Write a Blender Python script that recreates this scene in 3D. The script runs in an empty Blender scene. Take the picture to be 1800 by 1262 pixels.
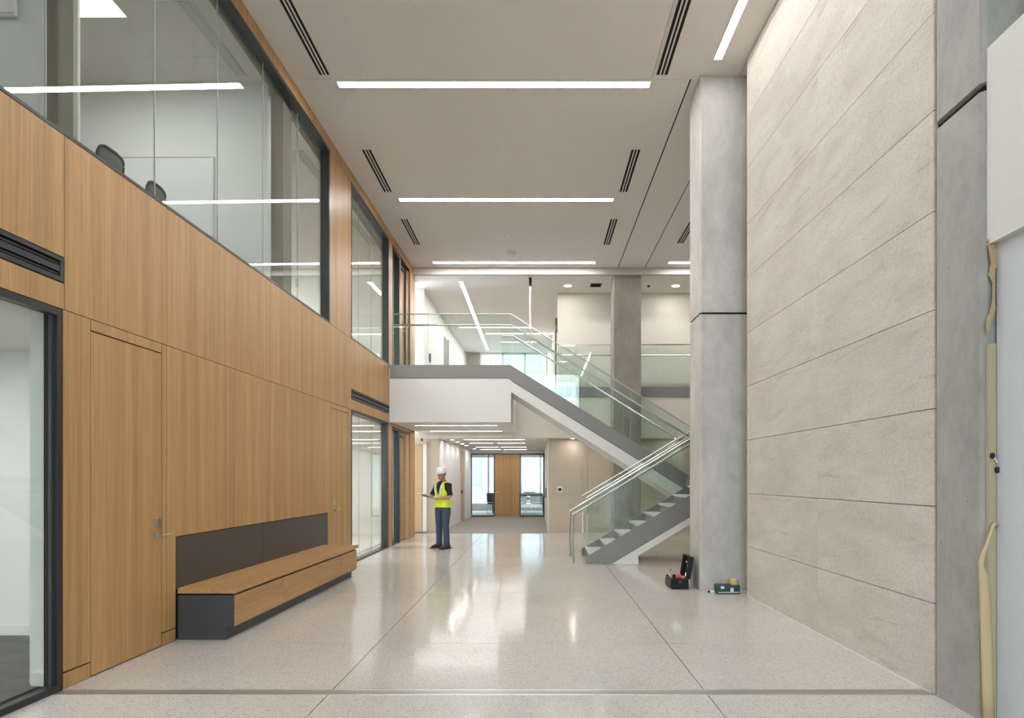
import bpy, bmesh, math, random
from mathutils import Vector, Matrix
random.seed(7)
SC = bpy.context.scene
COL = SC.collection
F, CX, CY, CH = 1150.0, 944.0, 840.0, 1.55      # focal length and principal point in pixels, camera height

# ------------------------------------------------------------------ camera, world, light, exposure
cam_d = bpy.data.cameras.new('camera')
cam = bpy.data.objects.new('camera', cam_d)
COL.objects.link(cam)
cam.location = (0, 0, CH)
cam.rotation_euler = (math.radians(90), 0, 0)
cam_d.sensor_width = 36.0
cam_d.lens = F / 1800 * 36.0
cam_d.shift_x = (900 - CX) / 1800
cam_d.shift_y = (CY - 631) / 1800
cam_d.clip_end = 300
SC.camera = cam

SKY = 3.1
world = bpy.data.worlds.new('overcast_sky')
SC.world = world
world.use_nodes = True
bg = world.node_tree.nodes['Background']
bg.inputs[0].default_value = (0.82, 0.92, 1.0, 1)
bg.inputs[1].default_value = SKY

LAMP = 23.0          # radiance of the linear ceiling lamps
PANEL = 14.0          # radiance of the office light panels
SC.view_settings.view_transform = 'Standard'
SC.view_settings.look = 'None'
SC.view_settings.gamma = 1.0
SC.view_settings.use_curve_mapping = False
SC.view_settings.exposure = 1.36
SC.cycles.use_denoising = True
SC.cycles.max_bounces = 10
SC.cycles.diffuse_bounces = 5
SC.cycles.glossy_bounces = 5
SC.cycles.transparent_max_bounces = 24
SC.cycles.sample_clamp_indirect = 6.0
SC.cycles.caustics_reflective = False
SC.cycles.caustics_refractive = False


def portal(loc, rot, sx, sy):
    d = bpy.data.lights.new('daylight_opening', 'AREA')
    d.shape = 'RECTANGLE'
    d.size, d.size_y = sx, sy
    d.cycles.is_portal = True
    o = bpy.data.objects.new('daylight_opening', d)
    o.location = loc
    o.rotation_euler = rot
    COL.objects.link(o)


portal((-0.6, -5.2, 3.5), (math.radians(90), 0, 0), 5.6, 7.0)
portal((-1.2, 31.3, 1.4), (math.radians(-90), 0, 0), 5.0, 2.8)
portal((-0.8, 28.5, 5.5), (math.radians(-90), 0, 0), 4.8, 2.9)

# ------------------------------------------------------------------ materials
MATS = {}


def new_mat(name):
    m = bpy.data.materials.new(name)
    m.use_nodes = True
    MATS[name] = m
    nt = m.node_tree
    return m, nt, nt.nodes['Principled BSDF']


def plain(name, col, rough=0.6, metal=0.0, spec=0.5, bump=None):
    m, nt, b = new_mat(name)
    b.inputs['Base Color'].default_value = (*col, 1)
    b.inputs['Roughness'].default_value = rough
    b.inputs['Metallic'].default_value = metal
    b.inputs['Specular IOR Level'].default_value = spec
    if bump:
        scale, strength, dist = bump
        tc = nt.nodes.new('ShaderNodeTexCoord')
        n = nt.nodes.new('ShaderNodeTexNoise')
        n.inputs['Scale'].default_value = scale
        n.inputs['Detail'].default_value = 3
        bp = nt.nodes.new('ShaderNodeBump')
        bp.inputs['Strength'].default_value = strength
        bp.inputs['Distance'].default_value = dist
        nt.links.new(tc.outputs['Object'], n.inputs['Vector'])
        nt.links.new(n.outputs['Fac'], bp.inputs['Height'])
        nt.links.new(bp.outputs['Normal'], b.inputs['Normal'])
    return m


def emit(name, col, strength):
    m, nt, b = new_mat(name)
    b.inputs['Base Color'].default_value = (*col, 1)
    b.inputs['Emission Color'].default_value = (*col, 1)
    b.inputs['Emission Strength'].default_value = strength
    return m


def ramp(nt, stops):
    r = nt.nodes.new('ShaderNodeValToRGB')
    e = r.color_ramp.elements
    e[0].position, e[0].color = stops[0][0], (*stops[0][1], 1)
    e[1].position, e[1].color = stops[-1][0], (*stops[-1][1], 1)
    for p, c in stops[1:-1]:
        x = e.new(p)
        x.color = (*c, 1)
    return r


def noise(nt, vec, scale3, detail=4, rough=0.6, scale=1.0, dist=0.0):
    mp = nt.nodes.new('ShaderNodeMapping')
    mp.inputs['Scale'].default_value = scale3
    n = nt.nodes.new('ShaderNodeTexNoise')
    n.inputs['Scale'].default_value = scale
    n.inputs['Detail'].default_value = detail
    n.inputs['Roughness'].default_value = rough
    n.inputs['Distortion'].default_value = dist
    nt.links.new(vec, mp.inputs['Vector'])
    nt.links.new(mp.outputs['Vector'], n.inputs['Vector'])
    return n


def mixc(nt, mode, fac, a, b):
    mx = nt.nodes.new('ShaderNodeMix')
    mx.data_type = 'RGBA'
    mx.blend_type = mode
    for sock, v in ((mx.inputs[0], fac), (mx.inputs[6], a), (mx.inputs[7], b)):
        if hasattr(v, 'is_linked') or hasattr(v, 'links'):
            nt.links.new(v, sock)
        elif isinstance(v, (int, float)):
            sock.default_value = v
        else:
            sock.default_value = (*v, 1)
    return mx.outputs[2]


def oak(name, axis, dark, light, rough=0.42):
    m, nt, b = new_mat(name)
    tc = nt.nodes.new('ShaderNodeTexCoord')
    oi = nt.nodes.new('ShaderNodeObjectInfo')
    add = nt.nodes.new('ShaderNodeVectorMath')
    add.operation = 'ADD'
    mul = nt.nodes.new('ShaderNodeMath')
    mul.operation = 'MULTIPLY'
    mul.inputs[1].default_value = 37.0
    nt.links.new(oi.outputs['Random'], mul.inputs[0])
    nt.links.new(tc.outputs['Object'], add.inputs[0])
    nt.links.new(mul.outputs[0], add.inputs[1])
    v = add.outputs[0]
    fine, band = [55, 55, 55], [7, 7, 7]
    fine[axis], band[axis] = 1.1, 0.12
    n1 = noise(nt, v, fine, 5, 0.65)
    n2 = noise(nt, v, band, 3, 0.5)
    mid = tuple((d * .45 + l * .55) for d, l in zip(dark, light))
    r1 = ramp(nt, [(0.30, dark), (0.5, mid), (0.72, light)])
    nt.links.new(n1.outputs['Fac'], r1.inputs[0])
    r2 = ramp(nt, [(0.3, (0.84, 0.82, 0.80)), (0.7, (1.1, 1.1, 1.1))])
    nt.links.new(n2.outputs['Fac'], r2.inputs[0])
    c = mixc(nt, 'MULTIPLY', 1.0, r1.outputs[0], r2.outputs[0])
    nt.links.new(c, b.inputs['Base Color'])
    b.inputs['Roughness'].default_value = rough
    b.inputs['Specular IOR Level'].default_value = 0.35
    return m


oak('oak_vertical', 2, (0.37, 0.205, 0.079), (0.515, 0.31, 0.129))
oak('oak_long', 1, (0.365, 0.20, 0.079), (0.505, 0.30, 0.129))
oak('oak_dark', 2, (0.13, 0.065, 0.03), (0.19, 0.10, 0.05))
plain('joint_dark', (0.035, 0.028, 0.022), 0.9)
plain('black_metal', (0.018, 0.019, 0.021), 0.38)
plain('charcoal_metal', (0.045, 0.047, 0.052), 0.42)
plain('bronze_metal', (0.075, 0.066, 0.058), 0.4, 0.3)
plain('white_paint', (0.745, 0.738, 0.72), 0.6)
plain('office_paint', (0.78, 0.79, 0.77), 0.6)
plain('lip_paint', (0.50, 0.475, 0.44), 0.7)
plain('seal', (0.40, 0.43, 0.42), 0.4)
plain('daylit_white_paint', (0.555, 0.595, 0.655), 0.55)  # white wall panel; the blue of the daylight is put into its colour
plain('bulkhead_paint', (0.66, 0.66, 0.65), 0.6)
plain('warm_paint', (0.74, 0.70, 0.63), 0.6)
plain('tan_panel', (0.58, 0.495, 0.40), 0.65)
plain('tan_wood', (0.52, 0.36, 0.21), 0.5)
plain('ceiling_plaster', (0.78, 0.74, 0.695), 0.85, bump=(55, 0.55, 0.012))
plain('ceiling_board', (0.78, 0.745, 0.70), 0.85)
plain('grey_steel', (0.245, 0.24, 0.24), 0.5, 0.0, 0.4)
plain('stainless', (0.62, 0.61, 0.59), 0.28, 1.0)
plain('floor_strip_metal', (0.40, 0.385, 0.36), 0.36, 0.65)
plain('carpet_beige', (0.31, 0.29, 0.27), 0.95, bump=(140, 0.6, 0.006))
plain('slot_black', (0.008, 0.008, 0.008), 0.9)
plain('vent_trim', (0.74, 0.71, 0.67), 0.6)
plain('white_plastic', (0.78, 0.77, 0.74), 0.4)
plain('black_plastic', (0.009, 0.009, 0.010), 0.5, 0.0, 0.3)
plain('mesh_fabric', (0.10, 0.105, 0.11), 0.8)
plain('whiteboard_face', (0.80, 0.81, 0.81), 0.15)
plain('dark_jamb', (0.12, 0.085, 0.06), 0.5)
plain('brown_column', (0.185, 0.165, 0.135), 0.6)
plain('beige_column', (0.33, 0.295, 0.235), 0.6)
plain('step_stone', (0.62, 0.60, 0.57), 0.5)
plain('foam', (0.46, 0.34, 0.20), 0.9, bump=(90, 1.0, 0.01))
plain('board_edge', (0.40, 0.355, 0.235), 0.85)
plain('masking_tape', (0.52, 0.40, 0.235), 0.6)
plain('pale_facade', (0.43, 0.44, 0.44), 0.8)
plain('facade_window', (0.36, 0.40, 0.43), 0.3)
plain('outdoor_paving', (0.42, 0.41, 0.40), 0.9)
plain('skin', (0.44, 0.24, 0.165), 0.55)
plain('hair', (0.018, 0.013, 0.01), 0.7)
plain('denim', (0.045, 0.072, 0.118), 0.85, bump=(220, 0.4, 0.004))
plain('shirt_black', (0.012, 0.012, 0.014), 0.85)
plain('hivis', (0.68, 0.84, 0.04), 0.7)
plain('reflective_tape', (0.72, 0.72, 0.66), 0.35)
plain('boot_leather', (0.06, 0.042, 0.032), 0.6)
plain('boot_sole', (0.02, 0.018, 0.016), 0.8)
plain('helmet_white', (0.86, 0.86, 0.85), 0.3)
plain('eye_white', (0.7, 0.68, 0.65), 0.3)
plain('lip', (0.26, 0.10, 0.08), 0.5)
plain('screen', (0.62, 0.66, 0.70), 0.2)
plain('red_plastic', (0.55, 0.06, 0.035), 0.45)
plain('pink_plastic', (0.62, 0.30, 0.24), 0.5)
plain('teal_plastic', (0.018, 0.06, 0.065), 0.5)
plain('tape_yellow', (0.66, 0.44, 0.17), 0.6)
plain('label_white', (0.72, 0.72, 0.70), 0.5)
plain('cord_white', (0.78, 0.77, 0.74), 0.5)
emit('lamp_light', (1.0, 0.985, 0.965), LAMP)
emit('wash_light', (1.0, 0.98, 0.955), LAMP * 0.5)
emit('corridor_light', (1.0, 0.97, 0.935), LAMP * 0.5)
emit('spot_light', (1.0, 0.95, 0.88), LAMP * 2.6)
emit('panel_light', (1.0, 0.98, 0.94), PANEL)


def glass(name, tint, ior=1.5):
    m = bpy.data.materials.new(name)
    m.use_nodes = True
    MATS[name] = m
    nt = m.node_tree
    nt.nodes.remove(nt.nodes['Principled BSDF'])
    out = nt.nodes['Material Output']
    tr = nt.nodes.new('ShaderNodeBsdfTransparent')
    tr.inputs[0].default_value = (*tint, 1)
    gl = nt.nodes.new('ShaderNodeBsdfGlossy')
    gl.inputs['Roughness'].default_value = 0.0
    gl.inputs[0].default_value = (0.95, 1.0, 0.98, 1)
    geo = nt.nodes.new('ShaderNodeNewGeometry')
    mr = nt.nodes.new('ShaderNodeMapRange')
    mr.inputs['To Min'].default_value = ior
    mr.inputs['To Max'].default_value = 1.0 / ior
    fr = nt.nodes.new('ShaderNodeFresnel')
    mx = nt.nodes.new('ShaderNodeMixShader')
    L = nt.links.new
    L(geo.outputs['Backfacing'], mr.inputs['Value'])
    L(mr.outputs[0], fr.inputs['IOR'])
    L(fr.outputs[0], mx.inputs[0])
    L(tr.outputs[0], mx.inputs[1])
    L(gl.outputs[0], mx.inputs[2])
    L(mx.outputs[0], out.inputs['Surface'])
    return m


glass('clear_glass', (0.955, 0.975, 0.965))
glass('stair_glass', (0.93, 0.968, 0.952))
glass('solar_glass', (0.80, 0.845, 0.865))


def concrete(name, base, warm):
    m, nt, b = new_mat(name)
    tc = nt.nodes.new('ShaderNodeTexCoord')
    v = tc.outputs['Object']
    n1 = noise(nt, v, (1.3, 1.3, 0.7), 6, 0.62, 1.6, 0.4)
    n2 = noise(nt, v, (9, 9, 5), 5, 0.7, 1.5)
    r1 = ramp(nt, [(0.3, tuple(c * 0.82 for c in base)), (0.5, base), (0.72, warm)])
    nt.links.new(n1.outputs['Fac'], r1.inputs[0])
    r2 = ramp(nt, [(0.3, (0.88, 0.88, 0.88)), (0.7, (1.06, 1.06, 1.06))])
    nt.links.new(n2.outputs['Fac'], r2.inputs[0])
    c = mixc(nt, 'MULTIPLY', 0.9, r1.outputs[0], r2.outputs[0])
    vo = nt.nodes.new('ShaderNodeTexVoronoi')
    vo.inputs['Scale'].default_value = 9.0
    nt.links.new(v, vo.inputs['Vector'])
    n3 = noise(nt, v, (1, 1, 1), 2, 0.5, 2.2)
    th = nt.nodes.new('ShaderNodeMath')
    th.operation = 'MULTIPLY'
    th.inputs[1].default_value = 0.09
    nt.links.new(n3.outputs['Fac'], th.inputs[0])
    lt = nt.nodes.new('ShaderNodeMath')
    lt.operation = 'LESS_THAN'
    nt.links.new(vo.outputs['Distance'], lt.inputs[0])
    nt.links.new(th.outputs[0], lt.inputs[1])
    c = mixc(nt, 'MIX', lt.outputs[0], c, tuple(x * 0.55 for x in base))
    nt.links.new(c, b.inputs['Base Color'])
    b.inputs['Roughness'].default_value = 0.62
    b.inputs['Specular IOR Level'].default_value = 0.3
    bp = nt.nodes.new('ShaderNodeBump')
    bp.inputs['Strength'].default_value = 0.25
    bp.inputs['Distance'].default_value = 0.01
    nt.links.new(n2.outputs['Fac'], bp.inputs['Height'])
    nt.links.new(bp.outputs['Normal'], b.inputs['Normal'])
    return m


concrete('concrete', (0.515, 0.508, 0.482), (0.61, 0.595, 0.565))
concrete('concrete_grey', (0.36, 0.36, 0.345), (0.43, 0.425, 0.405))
concrete('concrete_brown', (0.305, 0.272, 0.232), (0.365, 0.33, 0.285))


def limestone():
    m, nt, b = new_mat('limestone')
    tc = nt.nodes.new('ShaderNodeTexCoord')
    oi = nt.nodes.new('ShaderNodeObjectInfo')
    add = nt.nodes.new('ShaderNodeVectorMath')
    add.operation = 'ADD'
    mul = nt.nodes.new('ShaderNodeMath')
    mul.operation = 'MULTIPLY'
    mul.inputs[1].default_value = 23.0
    nt.links.new(oi.outputs['Random'], mul.inputs[0])
    nt.links.new(tc.outputs['Object'], add.inputs[0])
    nt.links.new(mul.outputs[0], add.inputs[1])
    mp = nt.nodes.new('ShaderNodeMapping')
    mp.inputs['Rotation'].default_value = (math.radians(4), 0, 0)
    nt.links.new(add.outputs[0], mp.inputs['Vector'])
    v = mp.outputs['Vector']
    n1 = noise(nt, v, (1.2, 1.2, 3.2), 6, 0.6, 1.0, 0.5)
    n2 = noise(nt, v, (0.8, 0.8, 9), 7, 0.75, 1.0, 1.2)
    n3 = noise(nt, v, (38, 38, 52), 4, 0.65)
    r1 = ramp(nt, [(0.28, (0.545, 0.505, 0.455)), (0.52, (0.615, 0.577, 0.533)), (0.75, (0.67, 0.636, 0.592))])
    nt.links.new(n1.outputs['Fac'], r1.inputs[0])
    r2 = ramp(nt, [(0.33, (0.74, 0.72, 0.70)), (0.42, (0.98, 0.98, 0.98)), (0.7, (1.02, 1.02, 1.02))])
    nt.links.new(n2.outputs['Fac'], r2.inputs[0])
    c = mixc(nt, 'MULTIPLY', 0.75, r1.outputs[0], r2.outputs[0])
    r3 = ramp(nt, [(0.32, (0.84, 0.83, 0.81)), (0.55, (1.03, 1.03, 1.03))])
    nt.links.new(n3.outputs['Fac'], r3.inputs[0])
    c = mixc(nt, 'MULTIPLY', 0.8, c, r3.outputs[0])
    nt.links.new(c, b.inputs['Base Color'])
    b.inputs['Roughness'].default_value = 0.75
    b.inputs['Specular IOR Level'].default_value = 0.25
    bp = nt.nodes.new('ShaderNodeBump')
    bp.inputs['Strength'].default_value = 0.6
    bp.inputs['Distance'].default_value = 0.012
    nt.links.new(n3.outputs['Fac'], bp.inputs['Height'])
    nt.links.new(bp.outputs['Normal'], b.inputs['Normal'])
    return m


limestone()


def streaky_carpet():
    m, nt, b = new_mat('carpet')
    tc = nt.nodes.new('ShaderNodeTexCoord')
    n1 = noise(nt, tc.outputs['Object'], (3, 16, 3), 5, 0.7, 1.0, 0.6)
    n2 = noise(nt, tc.outputs['Object'], (120, 120, 120), 2, 0.6)
    r = ramp(nt, [(0.35, (0.085, 0.085, 0.082)), (0.65, (0.15, 0.15, 0.145))])
    nt.links.new(n1.outputs['Fac'], r.inputs[0])
    nt.links.new(mixc(nt, 'MULTIPLY', 0.5, r.outputs[0], n2.outputs['Color']), b.inputs['Base Color'])
    b.inputs['Roughness'].default_value = 0.95


streaky_carpet()


def terrazzo():
    m, nt, b = new_mat('terrazzo')
    tc = nt.nodes.new('ShaderNodeTexCoord')
    v = tc.outputs['Object']
    col = (0.56, 0.531, 0.496)
    n0 = noise(nt, v, (0.5, 0.5, 0.5), 4, 0.6)
    r0 = ramp(nt, [(0.3, tuple(x * 0.93 for x in col)), (0.7, tuple(min(1, x * 1.06) for x in col))])
    nt.links.new(n0.outputs['Fac'], r0.inputs[0])
    c = r0.outputs[0]
    for scale, thr, tone in ((80, 0.42, (0.34, 0.31, 0.28)), (95, 0.36, (0.72, 0.70, 0.67)), (72, 0.25, (0.13, 0.115, 0.10))):
        vo = nt.nodes.new('ShaderNodeTexVoronoi')
        vo.inputs['Scale'].default_value = scale
        nt.links.new(v, vo.inputs['Vector'])
        sep = nt.nodes.new('ShaderNodeSeparateColor')
        nt.links.new(vo.outputs['Color'], sep.inputs[0])
        lt = nt.nodes.new('ShaderNodeMath')
        lt.operation = 'LESS_THAN'
        mu = nt.nodes.new('ShaderNodeMath')
        mu.operation = 'MULTIPLY'
        mu.inputs[1].default_value = thr
        nt.links.new(sep.outputs[0], mu.inputs[0])
        nt.links.new(vo.outputs['Distance'], lt.inputs[0])
        nt.links.new(mu.outputs[0], lt.inputs[1])
        c = mixc(nt, 'MIX', lt.outputs[0], c, tone)
    nt.links.new(c, b.inputs['Base Color'])
    b.inputs['Roughness'].default_value = 0.12
    b.inputs['Specular IOR Level'].default_value = 0.36
    return m


terrazzo()

# ------------------------------------------------------------------ mesh helpers
LOC = {}


def new_bm():
    return bmesh.new()


def box(bm, x0, x1, y0, y1, z0, z1, bevel=0.0):
    if bevel:
        t = bmesh.new()
        box(t, x0, x1, y0, y1, z0, z1)
        bmesh.ops.bevel(t, geom=t.edges[:], offset=bevel, segments=2, affect='EDGES', profile=0.5)
        merge(bm, t)
        return bm
    vs = [bm.verts.new(p) for p in ((x0, y0, z0), (x1, y0, z0), (x1, y1, z0), (x0, y1, z0),
                                    (x0, y0, z1), (x1, y0, z1), (x1, y1, z1), (x0, y1, z1))]
    for f in ((0, 3, 2, 1), (4, 5, 6, 7), (0, 1, 5, 4), (1, 2, 6, 5), (2, 3, 7, 6), (3, 0, 4, 7)):
        bm.faces.new([vs[i] for i in f])
    return bm


def merge(bm, t):
    me = bpy.data.meshes.new('t')
    t.to_mesh(me)
    t.free()
    bm.from_mesh(me)
    bpy.data.meshes.remove(me)


def wl(u, d, z):                       # left wall: u along the hall, d out of the wall (negative = behind its face)
    return (-3.547 + 0.01652 * u + d, u, z)


def wr(u, d, z):                       # stone wall: d into the wall
    return (2.92 - 0.01826 * u + d, u, z)


def wbox(bm, u0, u1, d0, d1, z0, z1, fn=wl):
    vs = [bm.verts.new(fn(*p)) for p in ((u0, d0, z0), (u1, d0, z0), (u1, d1, z0), (u0, d1, z0),
                                         (u0, d0, z1), (u1, d0, z1), (u1, d1, z1), (u0, d1, z1))]
    for f in ((0, 3, 2, 1), (4, 5, 6, 7), (0, 1, 5, 4), (1, 2, 6, 5), (2, 3, 7, 6), (3, 0, 4, 7)):
        bm.faces.new([vs[i] for i in f])
    return bm


def prism(bm, pts, a, b, fn):          # a polygon (p, q) pushed from a to b by fn(p, q, a)
    v0 = [bm.verts.new(fn(p, q, a)) for p, q in pts]
    v1 = [bm.verts.new(fn(p, q, b)) for p, q in pts]
    bm.faces.new(v0)
    bm.faces.new(v1[::-1])
    n = len(pts)
    for i in range(n):
        bm.faces.new((v0[i], v1[i], v1[(i + 1) % n], v0[(i + 1) % n]))
    return bm


def xz(p, q, a):
    return (p, a, q)


def wuz(p, q, a):
    return wl(p, a, q)


def ring(bm, c, u, v, rx, ry, n):
    return [bm.verts.new(Vector(c) + u * (rx * math.cos(2 * math.pi * i / n)) + v * (ry * math.sin(2 * math.pi * i / n))) for i in range(n)]


def loft(bm, rings, caps=True, closed=True):
    n = len(rings[0])
    for a, b in zip(rings, rings[1:]):
        for i in range(n if closed else n - 1):
            bm.faces.new((a[i], a[(i + 1) % n], b[(i + 1) % n], b[i]))
    if caps:
        bm.faces.new(rings[0][::-1])
        bm.faces.new(rings[-1])


def tube(bm, pts, r, n=10, up=None):
    pts = [Vector(p) for p in pts]
    rs = r if isinstance(r, (list, tuple)) else [r] * len(pts)
    rings = []
    for i, p in enumerate(pts):
        a = (pts[i] - pts[i - 1]).normalized() if i else None
        b = (pts[i + 1] - pts[i]).normalized() if i < len(pts) - 1 else None
        t = ((a or b) + (b or a)).normalized()
        k = 1.0
        if a and b:
            k = 1.0 / max(0.4, t.dot(a))
        ref = Vector(up) if up else (Vector((0, 0, 1)) if abs(t.z) < 0.9 else Vector((0, 1, 0)))
        u = t.cross(ref).normalized()
        v = u.cross(t).normalized()
        rr = rs[i] if isinstance(rs[i], tuple) else (rs[i], rs[i])
        if k > 1.001:
            axis_in = (b - a)
            axis_in = axis_in.normalized()
            ku = k if abs(axis_in.dot(u)) > 0.7 else 1
            kv = k if abs(axis_in.dot(v)) > 0.7 else 1
            rr = (rr[0] * ku, rr[1] * kv)
        rings.append(ring(bm, p, u, v, rr[0], rr[1], n))
    loft(bm, rings)
    return bm


def lathe(bm, prof, c=(0, 0, 0), n=20):
    rings = [[bm.verts.new((c[0] + r * math.cos(2 * math.pi * i / n), c[1] + r * math.sin(2 * math.pi * i / n), c[2] + z)) for i in range(n)] for r, z in prof]
    loft(bm, rings)
    return bm


def put(name, bm, mat, parent=None, smooth=False, local=False, **props):
    bmesh.ops.recalc_face_normals(bm, faces=bm.faces[:])
    if parent is not None and not local:
        o = Vector(LOC.get(parent.name, (0, 0, 0)))
        bmesh.ops.translate(bm, vec=-o, verts=bm.verts[:])
    me = bpy.data.meshes.new(name)
    bm.to_mesh(me)
    bm.free()
    me.materials.append(MATS[mat])
    if smooth:
        for p in me.polygons:
            p.use_smooth = True
    ob = bpy.data.objects.new(name, me)
    COL.objects.link(ob)
    if parent is not None:
        ob.parent = parent
        LOC[ob.name] = LOC.get(parent.name, (0, 0, 0))
    for k, v in props.items():
        ob[k] = v
    return ob


def thing(name, label, cat, loc=(0, 0, 0), rot=0.0, group=None):
    o = bpy.data.objects.new(name, None)
    COL.objects.link(o)
    o.location = loc
    o.rotation_euler = (0, 0, rot)
    o.empty_display_size = 0.2
    LOC[o.name] = loc
    o['label'] = label
    o['category'] = cat
    if group:
        o['group'] = group
    return o


def struct(name, bm, mat, label, cat, parent=None):
    return put(name, bm, mat, parent, kind='structure', label=label, category=cat)


def sroot(name, label, cat):
    o = thing(name, label, cat)
    o['kind'] = 'structure'
    return o


def tag(o, label, cat, group=None):
    o['label'] = label
    o['category'] = cat
    if group:
        o['group'] = group
    return o


def copy_tree(o, parent=None):
    c = o.copy()
    COL.objects.link(c)
    c.parent = parent
    for ch in list(o.children):
        copy_tree(ch, c)
    return c


def rbox(name, args, mat, parent, bevel=0.0, **props):
    return put(name, box(new_bm(), *args, bevel=bevel), mat, parent, **props)


ZC = 7.08
# ------------------------------------------------------------------ floor
fl = struct('floor', box(new_bm(), -9.2, 6.7, -5.3, 18.2, -0.30, -0.012), 'joint_dark',
            'speckled pale terrazzo hall floor in large square slabs', 'floor')
xs = [-3.66, -1.495, 1.22, 3.935, 6.6]
ys = [-5.2, -1.97, 0.73, 3.43, 6.13, 8.83, 11.53, 14.23, 16.93, 18.2]
g = 0.0035
for i in range(len(xs) - 1):
    for j in range(len(ys) - 1):
        a, b = ys[j] + g, ys[j + 1] - g
        parts = [(a, b)] if not a < 4.7 < b else [(a, 4.68), (4.785, b)]
        for a, b in parts:
            rbox('slab', (xs[i] + g, xs[i + 1] - g, a, b, -0.012, 0.0), 'terrazzo', fl)
t1 = sroot('trim_1', 'flat metal expansion joint strip across the terrazzo floor', 'floor strip')
rbox('cover_strip', (-3.46, 2.83, 4.686, 4.779, -0.011, 0.001), 'floor_strip_metal', t1)
rbox('edge_rib', (-3.46, 2.83, 4.678, 4.686, -0.011, 0.003), 'stainless', t1)
rbox('edge_rib', (-3.46, 2.83, 4.779, 4.787, -0.011, 0.003), 'stainless', t1)
struct('floor.001', box(new_bm(), -4.3, 0.6, 18.2, 26.2, -0.30, 0.0), 'carpet_beige', 'beige carpeted corridor floor beyond the terrazzo', 'floor')
struct('ground', box(new_bm(), -60, 60, -90, -5.3, -0.5, -0.06), 'outdoor_paving', 'grey paving outside the entrance facade', 'ground')
struct('ground.001', box(new_bm(), -60, 60, 31.4, 110, -0.5, -0.06), 'outdoor_paving', 'grey paving outside the end windows', 'ground')

# ------------------------------------------------------------------ ceiling
ce = struct('ceiling', box(new_bm(), -3.9, 6.7, -5.3, 17.2, ZC + 0.012, ZC + 0.4), 'joint_dark',
            'warm grey textured plaster ceiling of the tall hall', 'ceiling')
cy = [-5.2, 1.6, 5.4, 9.08, 12.9, 17.2]
for a, b in zip(cy, cy[1:]):
    segs = [(-3.85, 1.587), (1.587, 2.785)] if b < 10 else [(-3.85, 2.125), (2.143, 2.835), (2.849, 6.6)]
    if b < 10:
        segs.append((3.2, 6.6))
    if a == 5.4:
        rbox('panel', (2.79, 3.2, 8.61, 9.077, ZC, ZC + 0.012), 'ceiling_plaster', ce)
    for x0, x1 in segs:
        rbox('panel', (x0 + .003, x1 - .003, a + .003, b - .003, ZC, ZC + 0.012), 'ceiling_plaster', ce)
lip = struct('trim_2', box(new_bm(), -3.4, 6.6, 17.2, 17.32, 6.90, ZC + 0.4), 'lip_paint', 'pale drop edge where the tall ceiling ends', 'ceiling trim')
ce2 = struct('ceiling.001', box(new_bm(), -4.2, 6.7, 17.32, 28.3, 6.93, 7.3), 'ceiling_board', 'smooth ceiling over the upper corridor and gallery', 'ceiling')
for x in (-0.2, 1.3, 2.6, 4.0):
    rbox('joint_strip', (x, x + 0.012, 17.4, 19.0, 6.926, 6.93), 'vent_trim', ce2)


def linear_light(x0, x1, y0, y1, z, label, group=None, mat='lamp_light', cat='ceiling light'):
    t = thing('linear_ceiling_light', label, cat, ((x0 + x1) / 2, (y0 + y1) / 2, z), 0, group)
    bm = new_bm()
    e = 0.012
    for a in ((x0 - e, x1 + e, y0 - e, y0, z - .012, z), (x0 - e, x1 + e, y1, y1 + e, z - .012, z),
              (x0 - e, x0, y0, y1, z - .012, z), (x1, x1 + e, y0, y1, z - .012, z)):
        box(bm, *a)
    put('trim_ring', bm, 'vent_trim', t)
    rbox('diffuser', (x0, x1, y0, y1, z - .010, z), mat, t)
    return t


linear_light(-2.86, 1.62, 5.33, 5.47, ZC, 'long linear ceiling light nearest the entrance facade, ahead of the first vents')
linear_light(-2.79, 1.58, 9.12, 9.25, ZC, 'long linear ceiling light between the first and second vent pairs')
linear_light(-2.73, 1.51, 12.92, 13.05, ZC, 'long linear ceiling light between the second and third vent pairs')
linear_light(-2.66, 1.49, 16.72, 16.85, ZC, 'long linear ceiling light near the far ceiling edge above the landing')
linear_light(3.38, 6.2, 16.72, 16.85, ZC, 'linear ceiling light seen behind the large front concrete column')
linear_light(2.335, 2.435, 1.0, 8.63, ZC, 'linear ceiling light running along the stone wall', mat='wash_light')
linear_light(-2.13, -2.03, 17.9, 27.4, 6.93, 'linear light running lengthwise along the upper corridor ceiling')
linear_light(-1.9, 1.0, 24.3, 24.4, 6.93, 'linear light across the upper corridor ceiling near its end')
# corridor and under-landing lamps
LB, LZ = 2.80, 2.66
for x0, x1, y, z, lab in (
        (-2.88, -0.95, 15.5, LB, 'linear light under the stair landing, front one of two'),
        (-2.83, -0.94, 17.4, LB, 'linear light under the stair landing, rear one of two'),
        (-2.09, -0.36, 18.75, LZ, 'full width linear light at the mouth of the lower corridor'),
        (-2.13, -1.40, 20.7, LZ, 'short linear light left of the second corridor lamp row'),
        (-1.25, -0.39, 20.7, LZ, 'longer linear light right of the second corridor lamp row'),
        (-2.18, -1.38, 23.4, LZ, 'short linear light left of the third corridor lamp row'),
        (-1.30, -0.39, 23.4, LZ, 'longer linear light right of the third corridor lamp row'),
        (-2.20, -1.40, 25.4, LZ, 'short linear light left in the corridor row beside the end door'),
        (-1.30, -0.41, 25.4, LZ, 'longer linear light right in the corridor row beside the end door')):
    linear_light(x0, x1, y - 0.05, y + 0.05, z, lab, mat='corridor_light')


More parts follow.
